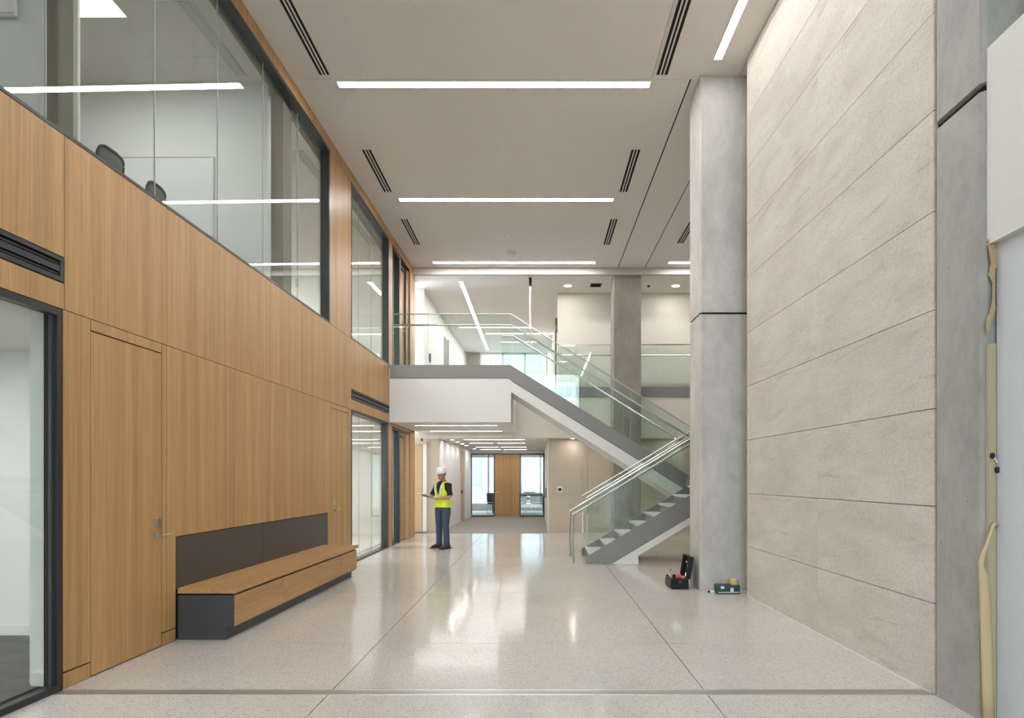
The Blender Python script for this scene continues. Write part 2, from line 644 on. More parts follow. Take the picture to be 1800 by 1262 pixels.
def ceiling_vent(x0, x1, y0, y1, label, z=ZC):
    t = thing('ceiling_vent', label, 'air vent', ((x0 + x1) / 2, (y0 + y1) / 2, z), 0, 'slotted ceiling vents')
    rbox('duct_back', (x0, x1, y0, y1, z - .003, z), 'slot_black', t)
    bm = new_bm()
    e = 0.012
    for a in ((x0 - e, x1 + e, y0 - e, y0, z - .012, z), (x0 - e, x1 + e, y1, y1 + e, z - .012, z),
              (x0 - e, x0, y0, y1, z - .012, z), (x1, x1 + e, y0, y1, z - .012, z)):
        box(bm, *a)
    put('frame', bm, 'vent_trim', t)
    w = x1 - x0
    for k in (1, 2):
        c = x0 + w * k / 3
        rbox('slat', (c - .010, c + .010, y0, y1, z - .012, z), 'vent_trim', t)


for x0, x1, y0, y1, lab in (
        (-2.98, -2.84, 6.6, 8.97, 'slotted ceiling vent by the oak wall, first from the camera'),
        (-2.95, -2.80, 11.0, 12.64, 'slotted ceiling vent by the oak wall, second from the camera'),
        (-2.91, -2.77, 13.95, 15.5, 'slotted ceiling vent by the oak wall, third from the camera'),
        (1.635, 1.785, 6.6, 8.97, 'slotted ceiling vent left of the stone wall light, first from the camera'),
        (1.59, 1.74, 11.0, 12.64, 'slotted ceiling vent on the column side, second from the camera'),
        (1.57, 1.72, 13.95, 15.5, 'slotted ceiling vent on the column side, third from the camera'),
        (3.29, 3.44, 13.5, 15.4, 'slotted ceiling vent half hidden behind the front concrete column')):
    ceiling_vent(x0, x1, y0, y1, lab)


def disc(name, x, y, z, r, h, label, cat, mat='white_plastic', inner=None):
    t = thing(name, label, cat, (x, y, z))
    put('body', lathe(new_bm(), [(r, 0), (r, -h * .5), (r * .9, -h), (r * .05, -h)], (x, y, z), 24), mat, t, smooth=False)
    if inner:
        put('face', lathe(new_bm(), [(r * .72, -h), (r * .70, -h - .006), (r * .05, -h - .006)], (x, y, z), 20), inner, t)
    return t


disc('ceiling_speaker', -0.597, 11.08, ZC, 0.135, 0.02, 'round flush speaker disc in the ceiling between two linear lights', 'speaker', 'vent_trim', 'ceiling_board')
disc('sprinkler_head', -0.685, 14.9, ZC, 0.045, 0.05, 'small sprinkler head in the tall ceiling above the stairs', 'sprinkler')
disc('smoke_detector', -0.667, 16.15, ZC, 0.13, 0.06, 'white smoke detector on the ceiling near the far lamp', 'detector', 'white_plastic', 'vent_trim')
disc('smoke_detector.001', -1.25, 25.8, LZ, 0.07, 0.08, 'small white detector on the corridor ceiling above the end door', 'detector', 'white_plastic', 'vent_trim')
for x, lab in ((0.86, 'round recessed downlight over the gallery, left of the rear concrete column'),
               (3.88, 'round recessed downlight over the gallery, right of the rear concrete column')):
    t = thing('downlight', lab, 'ceiling light', (x, 18.3, 6.93), 0, 'gallery downlights')
    put('trim_ring', lathe(new_bm(), [(0.13, 0), (0.13, -.012), (0.10, -.012), (0.10, -.002)], (x, 18.3, 6.93), 20), 'white_plastic', t)
    put('lens', lathe(new_bm(), [(0.10, -.002), (0.10, -.008), (0.005, -.008)], (x, 18.3, 6.93), 20), 'spot_light', t)
t = thing('gallery_vent', 'small black square ceiling vent beside the rear concrete column', 'air vent', (1.64, 18.2, 6.93))
rbox('frame', (1.49, 1.79, 18.1, 18.4, 6.915, 6.93), 'black_plastic', t)
for k in range(3):
    rbox('slat', (1.52, 1.76, 18.15 + .08 * k, 18.18 + .08 * k, 6.905, 6.915), 'slot_black', t)
disc('sprinkler_head.001', 3.12, 18.3, 6.93, 0.04, 0.05, 'tiny sprinkler head over the gallery behind the columns', 'sprinkler', 'dark_jamb')

# ------------------------------------------------------------------ left wall: substrate, oak panels
ZJ, ZS = 2.783, 4.065
bm = new_bm()
D0, D1 = -0.16, -0.022
wbox(bm, -5.2, 1.4, D0, D1, 0, ZC)                       # solid end nearest the facade
wbox(bm, 1.4, 14.62, D0, D1, 2.80, 4.05)                 # middle band
wbox(bm, 1.4, 17.45, D0, D1, 6.90, ZC)                   # top band
wbox(bm, 4.81, 5.075, D0, D1, 0, 2.80)
wbox(bm, 6.012, 10.765, D0, D1, 0, 2.80)
wbox(bm, 11.625, 11.80, D0, D1, 0, 2.80)
wbox(bm, 5.075, 6.012, D0, -0.07, 0, 2.80)
wbox(bm, 10.765, 11.625, D0, -0.07, 0, 2.80)
wbox(bm, 10.66, 11.80, D0, D1, 4.05, 6.90)
lw = struct('wall_left', bm, 'joint_dark', 'tall oak panelled wall with glazed offices on two levels', 'wall')


def panel(u0, u1, z0, z1, gap=0.003, mat='oak_vertical', d=0.0):
    return put('panel', wbox(new_bm(), u0 + gap, u1 - gap, d - 0.02, d, z0 + gap, z1 - gap), mat, lw)


def ppanel(pts, mat='oak_vertical'):
    return put('panel', prism(new_bm(), pts, -0.02, 0.0, wuz), mat, lw)


band = [1.2, 2.4, 3.6, 4.80, 6.09, 7.20, 8.36, 9.46, 10.65, 11.81, 12.8, 14.62]
for a, b in zip(band, band[1:]):
    if b <= 4.81 or a >= 11.8:
        panel(a, b, 3.165, ZS)
        panel(a, b, ZJ, 2.975)
    else:
        panel(a, b, ZJ, ZS)
panel(-5.2, -1.9, 0, ZJ); panel(-1.9, 1.4, 0, ZJ)
panel(-5.2, -1.9, ZJ, 6.89); panel(-1.9, 1.2, ZJ, 6.89)
top = [-5.2, 1.2, 5.9, 10.65, 14.9, 17.45]
for a, b in zip(top, top[1:]):
    panel(a, b, 6.895, ZC)
# lower band
panel(4.785, 5.075, 0.125, ZJ); panel(4.785, 5.075, 0.0, 0.118)
panel(5.079, 6.012, 2.695, ZJ)
panel(6.016, 6.088, 0.125, ZJ); panel(6.016, 6.235, 0.0, 0.118)
ppanel([(6.093, 0.125), (6.235, 0.125), (6.235, 0.992), (7.197, 0.992), (7.197, ZJ - .003), (6.093, ZJ - .003)])
for a, b in ((7.2, 8.36), (8.36, 9.46)):
    panel(a, b, 0.99, ZJ)
ppanel([(9.463, 0.992), (10.545, 0.992), (10.545, 0.02), (10.63, 0.02), (10.63, ZJ - .003), (9.463, ZJ - .003)])
panel(10.634, 10.762, 0.0, ZJ)
panel(10.765, 11.625, 2.70, ZJ)
panel(11.628, 11.80, 0.0, ZJ)
# upper pier
panel(10.66, 11.80, ZS, 6.89)
# far posts of the two storeys
put('post', wbox(new_bm(), 14.56, 14.90, -0.16, 0.0, 0.0, 2.775), 'oak_vertical', lw)
put('post', wbox(new_bm(), 14.63, 14.93, -0.16, 0.0, 4.09, 6.89), 'oak_vertical', lw)
put('post', wbox(new_bm(), 16.86, 17.45, -0.30, 0.0, 0.0, 2.775), 'oak_vertical', lw)
put('post', wbox(new_bm(), 16.86, 17.45, -0.30, 0.0, 4.09, 6.89), 'oak_vertical', lw)
put('lintel', wbox(new_bm(), 14.56, 17.45, -0.16, 0.0, 2.72, 2.80), 'oak_vertical', lw)


def window(name, u0, u1, z0, z1, joints, label, fl_=0.05, fr_=0.05, fb=0.03, ft=0.05, dd=0.13, pd=-0.085, jamb='black_metal'):
    w = sroot(name, label, 'window')
    put('frame_sill', wbox(new_bm(), u0, u1, -dd, 0.004, z0, z0 + fb), jamb, w)
    put('frame_head', wbox(new_bm(), u0, u1, -dd, 0.004, z1 - ft, z1), jamb, w)
    put('frame_jamb', wbox(new_bm(), u0, u0 + fl_, -dd, 0.004, z0 + fb, z1 - ft), jamb, w)
    put('frame_jamb', wbox(new_bm(), u1 - fr_, u1, -dd, 0.004, z0 + fb, z1 - ft), jamb, w)
    cuts = [u0 + fl_] + joints + [u1 - fr_]
    for a, b in zip(cuts, cuts[1:]):
        put('pane', wbox(new_bm(), a + .004, b - .004, pd - .006, pd + .006, z0 + fb, z1 - ft), 'clear_glass', w)
    for a in joints:
        put('joint_seal', wbox(new_bm(), a - .004, a + .004, pd - .005, pd + .005, z0 + fb, z1 - ft), 'seal', w)
    return w


window('window_1', 1.2, 10.65, ZS, 6.89, [2.4, 3.58, 4.73, 6.04, 7.19, 8.34, 9.49], 'big upper office window with butt jointed panes above the bench', fb=0.025)
window('window_2', 11.82, 14.60, ZS, 6.89, [12.55, 13.46], 'second upper office window beside the stair landing', fl_=0.02, fb=0.025)
window('window_3', 14.95, 15.76, 4.09, 6.85, [], 'narrow upper window beside the upstairs oak door', fl_=0.02, fr_=0.14, fb=0.02)
window('window_4', 1.4, 4.77, 0.0, 2.778, [3.2], 'large ground floor office window in a black frame beside the concealed door', fr_=0.045, fb=0.05, ft=0.05, dd=0.065, pd=-0.05)
window('window_5', 11.82, 14.55, 0.0, 2.772, [12.58, 13.48], 'ground floor office window behind the bench end', fl_=0.02, fr_=0.07, fb=0.03, ft=0.022)
window('window_6', 14.91, 15.72, 0.0, 2.70, [], 'narrow ground floor window beside the far oak door', fl_=0.02, fr_=0.14, fb=0.03, ft=0.04)
# the inner stile of the big ground floor frame
w4 = bpy.data.objects['window_4']
put('frame_stile', wbox(new_bm(), 4.70, 4.725, -0.042, -0.022, 0.05, 2.728), 'charcoal_metal', w4)


def lever(parent, u, z, out, mat='stainless', dirn=1):
    h = put('lever_handle', tube(new_bm(), [wl(u, 0.0, z), wl(u, 0.05, z), wl(u + 0.02 * dirn, 0.055, z), wl(u + 0.13 * dirn, 0.055, z)], 0.009, 8), mat, parent, label='brushed steel lever handle')
    put('rose', wbox(new_bm(), u - .025, u + .025, 0.0, 0.008, z - .03, z + .03), mat, parent)
    put('lock_plate', wbox(new_bm(), u - .022, u + .022, 0.0, 0.008, z + .075, z + .15), mat, parent)


d1 = struct('door_1', wbox(new_bm(), 5.082, 6.008, -0.06, -0.003, 0.012, 2.688), 'oak_vertical', 'flush oak door hidden in the panelling left of the bench', 'door')
lever(d1, 5.93, 1.03, 1, dirn=1)
put('pull_strip', wbox(new_bm(), 5.975, 5.99, -0.003, 0.006, 1.08, 1.19), 'stainless', d1)
d2 = struct('door_2', wbox(new_bm(), 10.772, 11.618, -0.06, -0.003, 0.012, 2.695), 'oak_vertical', 'flush oak door in the panelling behind the far bench end', 'door')
lever(d2, 10.86, 1.03, 1, dirn=1)
for nm, z0, z1, lab in (('door_3', 0.01, 2.66, 'oak door at the far end of the ground floor oak wall'), ('door_4', 4.10, 6.80, 'tall oak door at the far end of the upper oak wall')):
    d = struct(nm, wbox(new_bm(), 15.77, 16.50, -0.13, -0.08, z0, z1), 'oak_vertical', lab, 'door')
    put('jamb', wbox(new_bm(), 16.50, 16.86, -0.22, -0.03, z0, z1), 'oak_dark' if z0 > 1 else 'tan_wood', d)
    put('closer', wbox(new_bm(), 15.95, 16.35, -0.08, -0.03, z1 - .12, z1 - .06), 'charcoal_metal', d)
    lever(d, 15.87, z0 + 1.02, 1)


def wall_vent(u0, u1, label):
    t = thing('wall_vent', label, 'air vent', wl((u0 + u1) / 2, 0, 2.98))
    z0, z1 = 2.98, 3.16
    put('duct_back', wbox(new_bm(), u0, u1, -0.03, -0.02, z0, z1), 'slot_black', t)
    bm = new_bm()
    for a in ((u0, u1, -.02, .004, z0, z0 + .035), (u0, u1, -.02, .004, z1 - .03, z1), (u0, u0 + .03, -.02, .004, z0 + .035, z1 - .03), (u1 - .035, u1, -.02, .004, z0 + .035, z1 - .03)):
        wbox(bm, *a)
    put('frame', bm, 'black_metal', t)
    zc = (z0 + z1) / 2
    put('slat', wbox(new_bm(), u0 + .03, u1 - .035, -.018, .002, zc - .022, zc + .022), 'black_metal', t)
    put('blade', wbox(new_bm(), u0 + .03, u1 - .035, -.018, -.008, zc - .042, zc - .034), 'charcoal_metal', t)
    put('blade', wbox(new_bm(), u0 + .03, u1 - .035, -.018, -.008, zc + .036, zc + .044), 'charcoal_metal', t)


wall_vent(1.25, 4.79, 'black slotted wall vent over the near ground floor office window')
wall_vent(11.83, 14.60, 'black slotted wall vent over the far ground floor office window')

# ------------------------------------------------------------------ offices behind the left wall
bm = new_bm()
box(bm, -9.2, -9.05, -5.2, 18.3, 0, 7.2)
struct('wall_far_left', bm, 'office_paint', 'white rear wall of the offices', 'wall')
LWX = -3.66
for nm, y0, y1, z0, z1, lab in (
        ('wall_office', 6.44, 6.56, 0, 2.80, 'white end wall of the near ground floor office'),
        ('wall_office.001', 0.9, 1.0, 0, 7.0, 'white near end wall of the offices'),
        ('wall_office.002', 10.9, 11.0, 0, 2.80, 'white near wall of the far ground floor office'),
        ('wall_office.003', 17.45, 17.55, 0, 7.0, 'white far end wall of the far offices'),
        ('wall_office.004', 9.0, 9.1, 4.05, 7.0, 'white end wall of the upper office behind the whiteboard')):
    struct(nm, box(new_bm(), -9.05, -3.70 if y0 > 5 else -3.72, y0, y1, z0, z1), 'office_paint', lab, 'wall')
bb = struct('baseboard_office', box(new_bm(), -9.05, -3.70, 6.425, 6.44, 0, 0.10), 'white_paint', 'white baseboard in the near ground floor office', 'baseboard')
struct('baseboard_office.001', box(new_bm(), -3.76, -3.62, 4.86, 4.90, 0.0, 0.10), 'white_paint', 'white baseboard return beside the black window frame', 'baseboard')
struct('wall_return', box(new_bm(), -3.80, -3.60, 4.90, 6.44, 0.0, 2.80), 'office_paint', 'white wall return behind the concealed oak door', 'wall')
struct('floor.002', box(new_bm(), -9.05, -3.70, 1.0, 10.95, -0.012, 0.004), 'carpet', 'dark grey carpet in the near ground floor office', 'floor')
struct('floor.008', box(new_bm(), -9.05, -3.70, 10.95, 17.5, -0.012, 0.004), 'step_stone', 'pale floor of the far ground floor office', 'floor')
struct('baseboard_office.002', box(new_bm(), -9.05, -3.70, 17.435, 17.45, 0.004, 0.11), 'white_paint', 'white baseboard on the far office end wall', 'baseboard')
struct('ceiling.002', box(new_bm(), -9.05, -3.71, 0.9, 17.5, 2.80, 4.04), 'ceiling_board', 'white ceiling of the ground floor offices', 'ceiling')
uc = struct('ceiling.003', box(new_bm(), -9.05, -3.71, 0.9, 17.5, 6.95, 7.4), 'ceiling_board', 'tiled ceiling of the upper offices', 'ceiling')
for k in range(1, 6):
    for j in range(13):
        x1 = -3.9 - (k - 1) * 1.0
        y0 = 2.4 + j * 0.5
        if y0 + .5 < 9.0:
            rbox('tile', (x1 - 0.995, x1, y0 + .004, y0 + .499, 6.938, 6.95), 'ceiling_board', uc)


def light_panel(x0, x1, y0, y1, z, label):
    t = thing('light_panel', label, 'ceiling light', ((x0 + x1) / 2, (y0 + y1) / 2, z), 0)
    bm = new_bm()
    e = 0.03
    for a in ((x0 - e, x1 + e, y0 - e, y0, z - .02, z), (x0 - e, x1 + e, y1, y1 + e, z - .02, z), (x0 - e, x0, y0, y1, z - .02, z), (x1, x1 + e, y0, y1, z - .02, z)):
        box(bm, *a)
    put('frame', bm, 'white_paint', t)
    rbox('diffuser', (x0, x1, y0, y1, z - .012, z), 'panel_light', t)


light_panel(-5.65, -5.05, 4.6, 5.05, 2.80, 'bright ceiling panel lamp inside the near ground floor office')
light_panel(-8.2, -6.2, 2.6, 3.2, 2.80, 'hidden rear ceiling panel lamp of the near ground floor office')
light_panel(-5.45, -4.78, 6.95, 7.62, 6.937, 'bright ceiling panel lamp in the upper office above the mesh chairs')
light_panel(-7.6, -6.9, 3.6, 4.2, 6.937, 'unseen ceiling panel lamp added to light the upper office toward the facade')  # unseen lamp, added for the lighting of the near upper room
light_panel(-5.3, -4.1, 11.6, 12.3, 2.80, 'unseen ceiling panel lamp added to light the far ground floor office')  # this lamp and the next are added, unseen, to brighten the room
light_panel(-5.6, -4.4, 14.6, 15.3, 2.80, 'unseen rear ceiling panel lamp added to light the far ground floor office')
light_panel(-7.9, -6.4, 10.2, 11.8, 6.95, 'ceiling panel lamp added out of view to light the far upper office, near one')  # added pair, kept out of view, that fills the room with light
light_panel(-8.9, -7.4, 13.4, 15.4, 6.95, 'ceiling panel lamp added out of view to light the far upper office, rear one')
# brown column inside the upper storey and the pale column further left
cb = struct('column', box(new_bm(), -3.89, -3.535, 9.105, 9.42, 4.05, 6.89), 'brown_column', 'dark brown column behind the big upper window', 'column')
rbox('corner_bead', (-3.99, -3.89, 9.105, 9.16, 4.05, 6.89), 'beige_column', cb)
struct('wall_office.005', box(new_bm(), -9.05, -4.335, 5.72, 5.80, 4.05, 6.93), 'office_paint', 'pale wall at the beige column end in the upper offices', 'wall')
cc = struct('column.001', box(new_bm(), -4.26, -4.03, 5.69, 5.73, 4.05, 6.93), 'beige_column', 'beige column standing inside the upper office window', 'column')
rbox('corner_bead', (-4.03, -3.99, 5.685, 5.715, 4.05, 6.93), 'warm_paint', cc)
rbox('corner_bead', (-4.335, -4.26, 5.67, 5.72, 4.05, 6.93), 'warm_paint', cc)
rbox('post_cover', (-4.255, -4.175, 5.675, 5.69, 4.05, 6.93), 'dark_jamb', cc)
t = thing('wall_box', 'small grey box fixed high on the upper office wall', 'wall box', (-4.62, 5.7, 5.7))
rbox('housing', (-4.72, -4.53, 5.68, 5.72, 5.56, 5.86), 'vent_trim', t, 0.01)
rbox('cover', (-4.70, -4.55, 5.672, 5.68, 5.59, 5.83), 'white_plastic', t)
t = thing('whiteboard', 'blank whiteboard on the upper office end wall behind the chairs', 'whiteboard', (-5.1, 9.0, 4.9))
rbox('board', (-5.75, -4.455, 8.975, 9.0, 4.885, 5.945), 'whiteboard_face', t)
bm = new_bm()
for a in ((-5.77, -4.435, 4.865, 4.885), (-5.77, -4.435, 5.945, 5.96), (-5.77, -5.75, 4.885, 5.945), (-4.455, -4.435, 4.885, 5.945)):
    box(bm, a[0], a[1], 8.965, 9.0, a[2], a[3])
put('frame', bm, 'vent_trim', t)
rbox('pen_tray', (-5.5, -4.7, 8.92, 8.97, 4.855, 4.868), 'vent_trim', t)


# ------------------------------------------------------------------ office chairs
def office_chair(label, loc, rot):
    t = thing('office_chair', label, 'chair', loc, rot)
    def curve_pts(w, z0, z1, off, n=7):
        return [(-w + 2 * w * i / n, off - 0.05 * (1 - (2 * i / n - 1) ** 2)) for i in range(n + 1)]
    bm = new_bm()
    # backrest frame: rounded hoop of tube
    w, z0, z1 = 0.235, 0.46, 0.945
    pts = []
    for i in range(32):
        a = 2 * math.pi * i / 32
        c, s = math.cos(a), math.sin(a)
        x = w * math.copysign(abs(c) ** 0.28, c)
        z = (z0 + z1) / 2 + (z1 - z0) / 2 * math.copysign(abs(s) ** 0.28, s)
        x *= 1 - 0.10 * (z - z0) / (z1 - z0)
        pts.append((x, 0.24 + 0.05 * (x / w) ** 2 * -1 + 0.10 * (z - z0), z))
    pts.append(pts[0])
    tube(bm, pts, 0.017, 6)
    put('backrest_frame', bm, 'black_plastic', t, local=True, smooth=True)
    bm = new_bm()
    rows = []
    for k in range(7):
        z = z0 + .02 + (z1 - z0 - .04) * k / 6
        e = 1.0 if 0 < k < 6 else 0.8
        row = []
        for i in range(9):
            x = (-w + 2 * w * i / 8) * (1 - 0.10 * (z - z0) / (z1 - z0)) * e
            row.append(bm.verts.new((x, 0.24 - 0.05 * (x / w) ** 2 + 0.10 * (z - z0), z)))
        rows.append(row)
    for a, b in zip(rows, rows[1:]):
        for i in range(8):
            bm.faces.new((a[i], a[i + 1], b[i + 1], b[i]))
    ob = put('backrest_mesh', bm, 'mesh_fabric', t, local=True, smooth=True)
    s = ob.modifiers.new('thick', 'SOLIDIFY')
    s.thickness = 0.012
    put('seat', box(new_bm(), -0.24, 0.24, -0.25, 0.22, 0.43, 0.50, bevel=0.03), 'mesh_fabric', t, local=True)
    put('back_support', tube(new_bm(), [(0, 0.1, 0.44), (0, 0.26, 0.46), (0, 0.29, 0.70)], 0.022, 8), 'black_plastic', t, local=True)
    for sx in (-1, 1):
        put('armrest', tube(new_bm(), [(sx * .22, 0.05, .45), (sx * .29, 0.05, .47), (sx * .29, 0.05, .66), (sx * .29, -0.16, .67)], 0.017, 8), 'black_plastic', t, local=True)
    put('gas_column', lathe(new_bm(), [(0.035, 0.10), (0.035, 0.28), (0.022, 0.28), (0.022, 0.44)], n=12), 'charcoal_metal', t, local=True)
    for k in range(5):
        a = 2 * math.pi * k / 5
        c, s = math.cos(a), math.sin(a)
        lg = put('leg', tube(new_bm(), [(0.03 * c, 0.03 * s, .11), (0.30 * c, 0.30 * s, .07)], [0.02, 0.014], 8), 'black_plastic', t, local=True)
        put('caster', lathe(new_bm(), [(0.01, 0.0), (0.028, 0.012), (0.028, 0.045), (0.012, 0.062)], (0.30 * c, 0.30 * s, 0), 10), 'black_plastic', lg, local=True)
    return t


ch0 = office_chair('black mesh office chair nearest the camera behind the big upper window', (-4.76, 6.93, 4.05), math.radians(-88))
ch1 = copy_tree(ch0)
ch1.location = (-4.76, 7.74, 4.05)
ch1.rotation_euler = (0, 0, math.radians(-84))
ch1['label'] = 'black mesh office chair in front of the whiteboard corner upstairs'
struct('floor.003', box(new_bm(), -9.05, -3.71, 0.9, 17.5, 4.04, 4.05), 'carpet', 'grey carpet of the upper offices', 'floor')

# ------------------------------------------------------------------ bench
bt = thing('bench', 'long built-in oak bench with charcoal end and backrest along the oak wall', 'bench', (-3.15, 8.2, 0))
put('backrest', wbox(new_bm(), 6.24, 8.13, -0.02, 0.004, 0.49, 0.985), 'bronze_metal', bt, label='dark metal backrest panel')
put('backrest', wbox(new_bm(), 8.136, 10.54, -0.02, 0.004, 0.49, 0.985), 'bronze_metal', bt, label='dark metal backrest panel')
bx0, bx1, by0, by1 = -3.44, -2.865, 6.20, 10.32
kx = 0.0165


def bbox_(u0, u1, e0, e1, z0, z1):      # along the wall, from the wall face outwards
    bm = new_bm()
    return wbox(bm, u0, u1, e0, e1, z0, z1)


put('seat', bbox_(6.26, 10.33, 0.006, 0.552, 0.444, 0.495), 'oak_long', bt)
put('body', bbox_(6.28, 10.30, 0.006, 0.515, 0.105, 0.424), 'charcoal_metal', bt)
put('plinth', bbox_(6.28, 10.26, 0.006, 0.465, 0.0, 0.105), 'charcoal_metal', bt)
put('shadow_rail', bbox_(6.31, 10.29, 0.02, 0.505, 0.424, 0.444), 'joint_dark', bt)
put('end_panel', prism(new_bm(), [(0.006, 0.0), (0.467, 0.0), (0.467, 0.125), (0.536, 0.125), (0.536, 0.426), (0.006, 0.426)], 6.262, 6.28, lambda p, q, a: wl(a, p, q)), 'charcoal_metal', bt)
ds = [6.282, 7.46, 8.575, 9.58, 10.31]
for a, b in zip(ds, ds[1:]):
    put('drawer_front', bbox_(a + .003, b - .003, 0.515, 0.537, 0.125, 0.420), 'oak_long', bt)

# ------------------------------------------------------------------ stone wall
zs = [0.0, .652, 1.347, 2.046, 2.751, 3.456, 4.177, 4.879, 5.607, 6.28, 6.98, 7.30]
us = [4.675, 6.53, 8.61]
rw = struct('wall_right', wbox(new_bm(), 4.675, 8.60, 0.035, 0.36, 0, 7.5, fn=wr), 'joint_dark',
            'tall beige limestone wall of large coursed slabs', 'wall')
for a, b in zip(us, us[1:]):
    for c, d in zip(zs, zs[1:]):
        gu = 0.0012
        put('stone_slab', wbox(new_bm(), a + gu, b - gu, 0.0, 0.035, c + .003, d - .003, fn=wr), 'limestone', rw)
struct('trim_3', wbox(new_bm(), 4.7, 8.61, -0.004, 0.0, 0.0, 0.006, fn=wr), 'white_paint', 'thin pale bead along the stone wall foot', 'trim')

# ------------------------------------------------------------------ columns
def column(name, x0, x1, y0, y1, zlev, groove, mat, label, ch=0.02):
    c = sroot(name, label, 'column')
    for a, b in zip(zlev, zlev[1:]):
        bm = new_bm()
        pts = [(x0 + ch, y0), (x1, y0), (x1, y1), (x0 + ch, y1), (x0, y1 - ch), (x0, y0 + ch)]
        prism(bm, pts, a + (groove if a > 0.01 else 0), b, lambda p, q, z: (p, q, z))
        put('lift', bm, mat, c)
    for a in zlev[1:-1]:
        if groove > 0.01:
            rbox('groove', (x0 + .045, x1 - .01, y0 + .045, y1 - .045, a, a + groove), 'joint_dark', c)
    return c


c1 = column('column.002', 2.244, 3.05, 9.0, 9.62, [0, 3.80, ZC], 0.03, 'concrete', 'large front concrete column at the stone wall end with a dark groove')
# fine pour line in the lower lift
c2 = column('column.003', 2.02, 2.75, 17.3, 17.95, [0, 6.915], 0.0, 'concrete_brown', 'rear brownish concrete column behind the glass stairs')
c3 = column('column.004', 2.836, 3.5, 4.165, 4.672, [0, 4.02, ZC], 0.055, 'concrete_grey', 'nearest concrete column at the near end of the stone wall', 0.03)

# ------------------------------------------------------------------ near right: white box, door panel, torn joint
nb = struct('wall_near_right', box(new_bm(), 2.905, 3.35, -5.2, 4.135, 0, 3.03), 'daylit_white_paint', 'white wall panel coloured with bluish daylight beside the nearest concrete column', 'wall')
struct('beam', box(new_bm(), 2.86, 3.4, -5.2, 4.16, 3.03, 4.28), 'bulkhead_paint', 'white boxed bulkhead over the white wall panel', 'beam')
struct('wall_upper_right', box(new_bm(), 3.12, 3.4, -5.2, 4.16, 4.28, ZC), 'concrete', 'blue grey concrete wall above the white bulkhead', 'wall')
t = thing('glass_screen', 'narrow glass screen edge on top of the white bulkhead', 'screen', (3.0, 3.6, 4.28))
rbox('pane', (3.0, 3.012, 1.0, 3.98, 4.30, 6.4), 'stair_glass', t)
rbox('base_channel', (2.985, 3.027, 1.0, 3.98, 4.281, 4.305), 'stainless', t)
t = thing('insulation_board', 'exposed tan board edge in the gap beside the white panel', 'board', (2.88, 4.15, 0))
rbox('board', (2.862, 2.904, 4.137, 4.162, 0.0, 2.40), 'board_edge', t)
rbox('facing', (2.856, 2.862, 4.137, 4.164, 0.0, 2.38), 'board_edge', t)
rr = random.Random(3)
ragged = [(2.848, 3.02), (2.880, 3.028), (2.908, 3.02), (2.904, 2.89), (2.890, 2.86), (2.891, 2.67), (2.893, 2.61), (2.878, 2.56),
          (2.860, 2.52), (2.846, 2.45), (2.836, 2.50), (2.842, 2.56), (2.858, 2.60), (2.872, 2.66), (2.876, 2.78), (2.853, 2.83), (2.868, 2.90), (2.858, 2.965)]
bm = prism(new_bm(), ragged, 4.128, 4.137, xz)
for v in bm.verts:
    v.co += Vector((rr.uniform(-.002, .002), rr.uniform(-.003, .0), rr.uniform(-.004, .004)))
tag(put('torn_tape', bm, 'foam'), 'ragged torn tan strip hanging under the white bulkhead corner', 'tape')
bm = new_bm()
bmesh.ops.create_icosphere(bm, subdivisions=3, radius=0.026, matrix=Matrix.Translation((2.878, 4.148, 3.05)) @ Matrix.Diagonal((1.0, 0.75, 0.7, 1)))
for v in bm.verts:
    v.co += Vector((rr.uniform(-.004, .004), rr.uniform(-.003, .003), rr.uniform(-.005, .005)))
tag(put('foam_blob', bm, 'foam'), 'ochre foam blob under the white bulkhead corner', 'foam')
# peeling masking tape ribbon
bm = new_bm()
Y = 4.10
path = [(2.905, 4.13, 1.262), (2.875, 4.115, 1.275), (2.845, 4.095, 1.255), (2.80, 4.075, 1.16), (2.765, 4.07, 1.09), (2.745, 4.07, 1.03),
        (2.748, 4.07, 0.93), (2.757, 4.075, 0.75), (2.772, 4.085, 0.45), (2.79, 4.10, 0.20), (2.803, 4.11, 0.02)]
W = [.026, .028, .028, .030, .034, .042, .062, .070, .074, .072, .070]
rows = []
for i, (p, w) in enumerate(zip(path, W)):
    if i <= 5:
        f = i / 5
        d = Vector((0.25 * f + .2, -.1, -1 + 0.55 * f)).normalized()
    else:
        d = Vector((1, -.06, 0.06 - .01 * i)).normalized()
    w2 = w
    a = Vector(p)
    rows.append([bm.verts.new(a + d * (w2 * j / 3) + Vector((0, -.006 * math.sin(math.pi * j / 3), 0))) for j in range(4)])
for a, b in zip(rows, rows[1:]):
    for j in range(3):
        bm.faces.new((a[j], a[j + 1], b[j + 1], b[j]))
o = tag(put('masking_tape', bm, 'masking_tape', smooth=True), 'strip of masking tape peeling off beside the nearest concrete column', 'tape')
s = o.modifiers.new('thick', 'SOLIDIFY')
s.thickness = 0.002
t = thing('cable_stub', 'two dark cable ends poking from the tan board edge', 'cable', (2.87, 4.13, 1.65))
put('plug', lathe(new_bm(), [(0.004, -.018), (0.013, -.012), (0.013, .012), (0.004, .018)], (2.872, 4.125, 1.69), 10), 'black_plastic', t)
put('plug', lathe(new_bm(), [(0.004, -.02), (0.012, -.014), (0.012, .016), (0.004, .02)], (2.898, 4.12, 1.60), 10), 'black_plastic', t)
put('wire', tube(new_bm(), [(2.876, 4.12, 1.68), (2.885, 4.115, 1.665), (2.898, 4.118, 1.645)], 0.004, 6), 'cord_white', t)

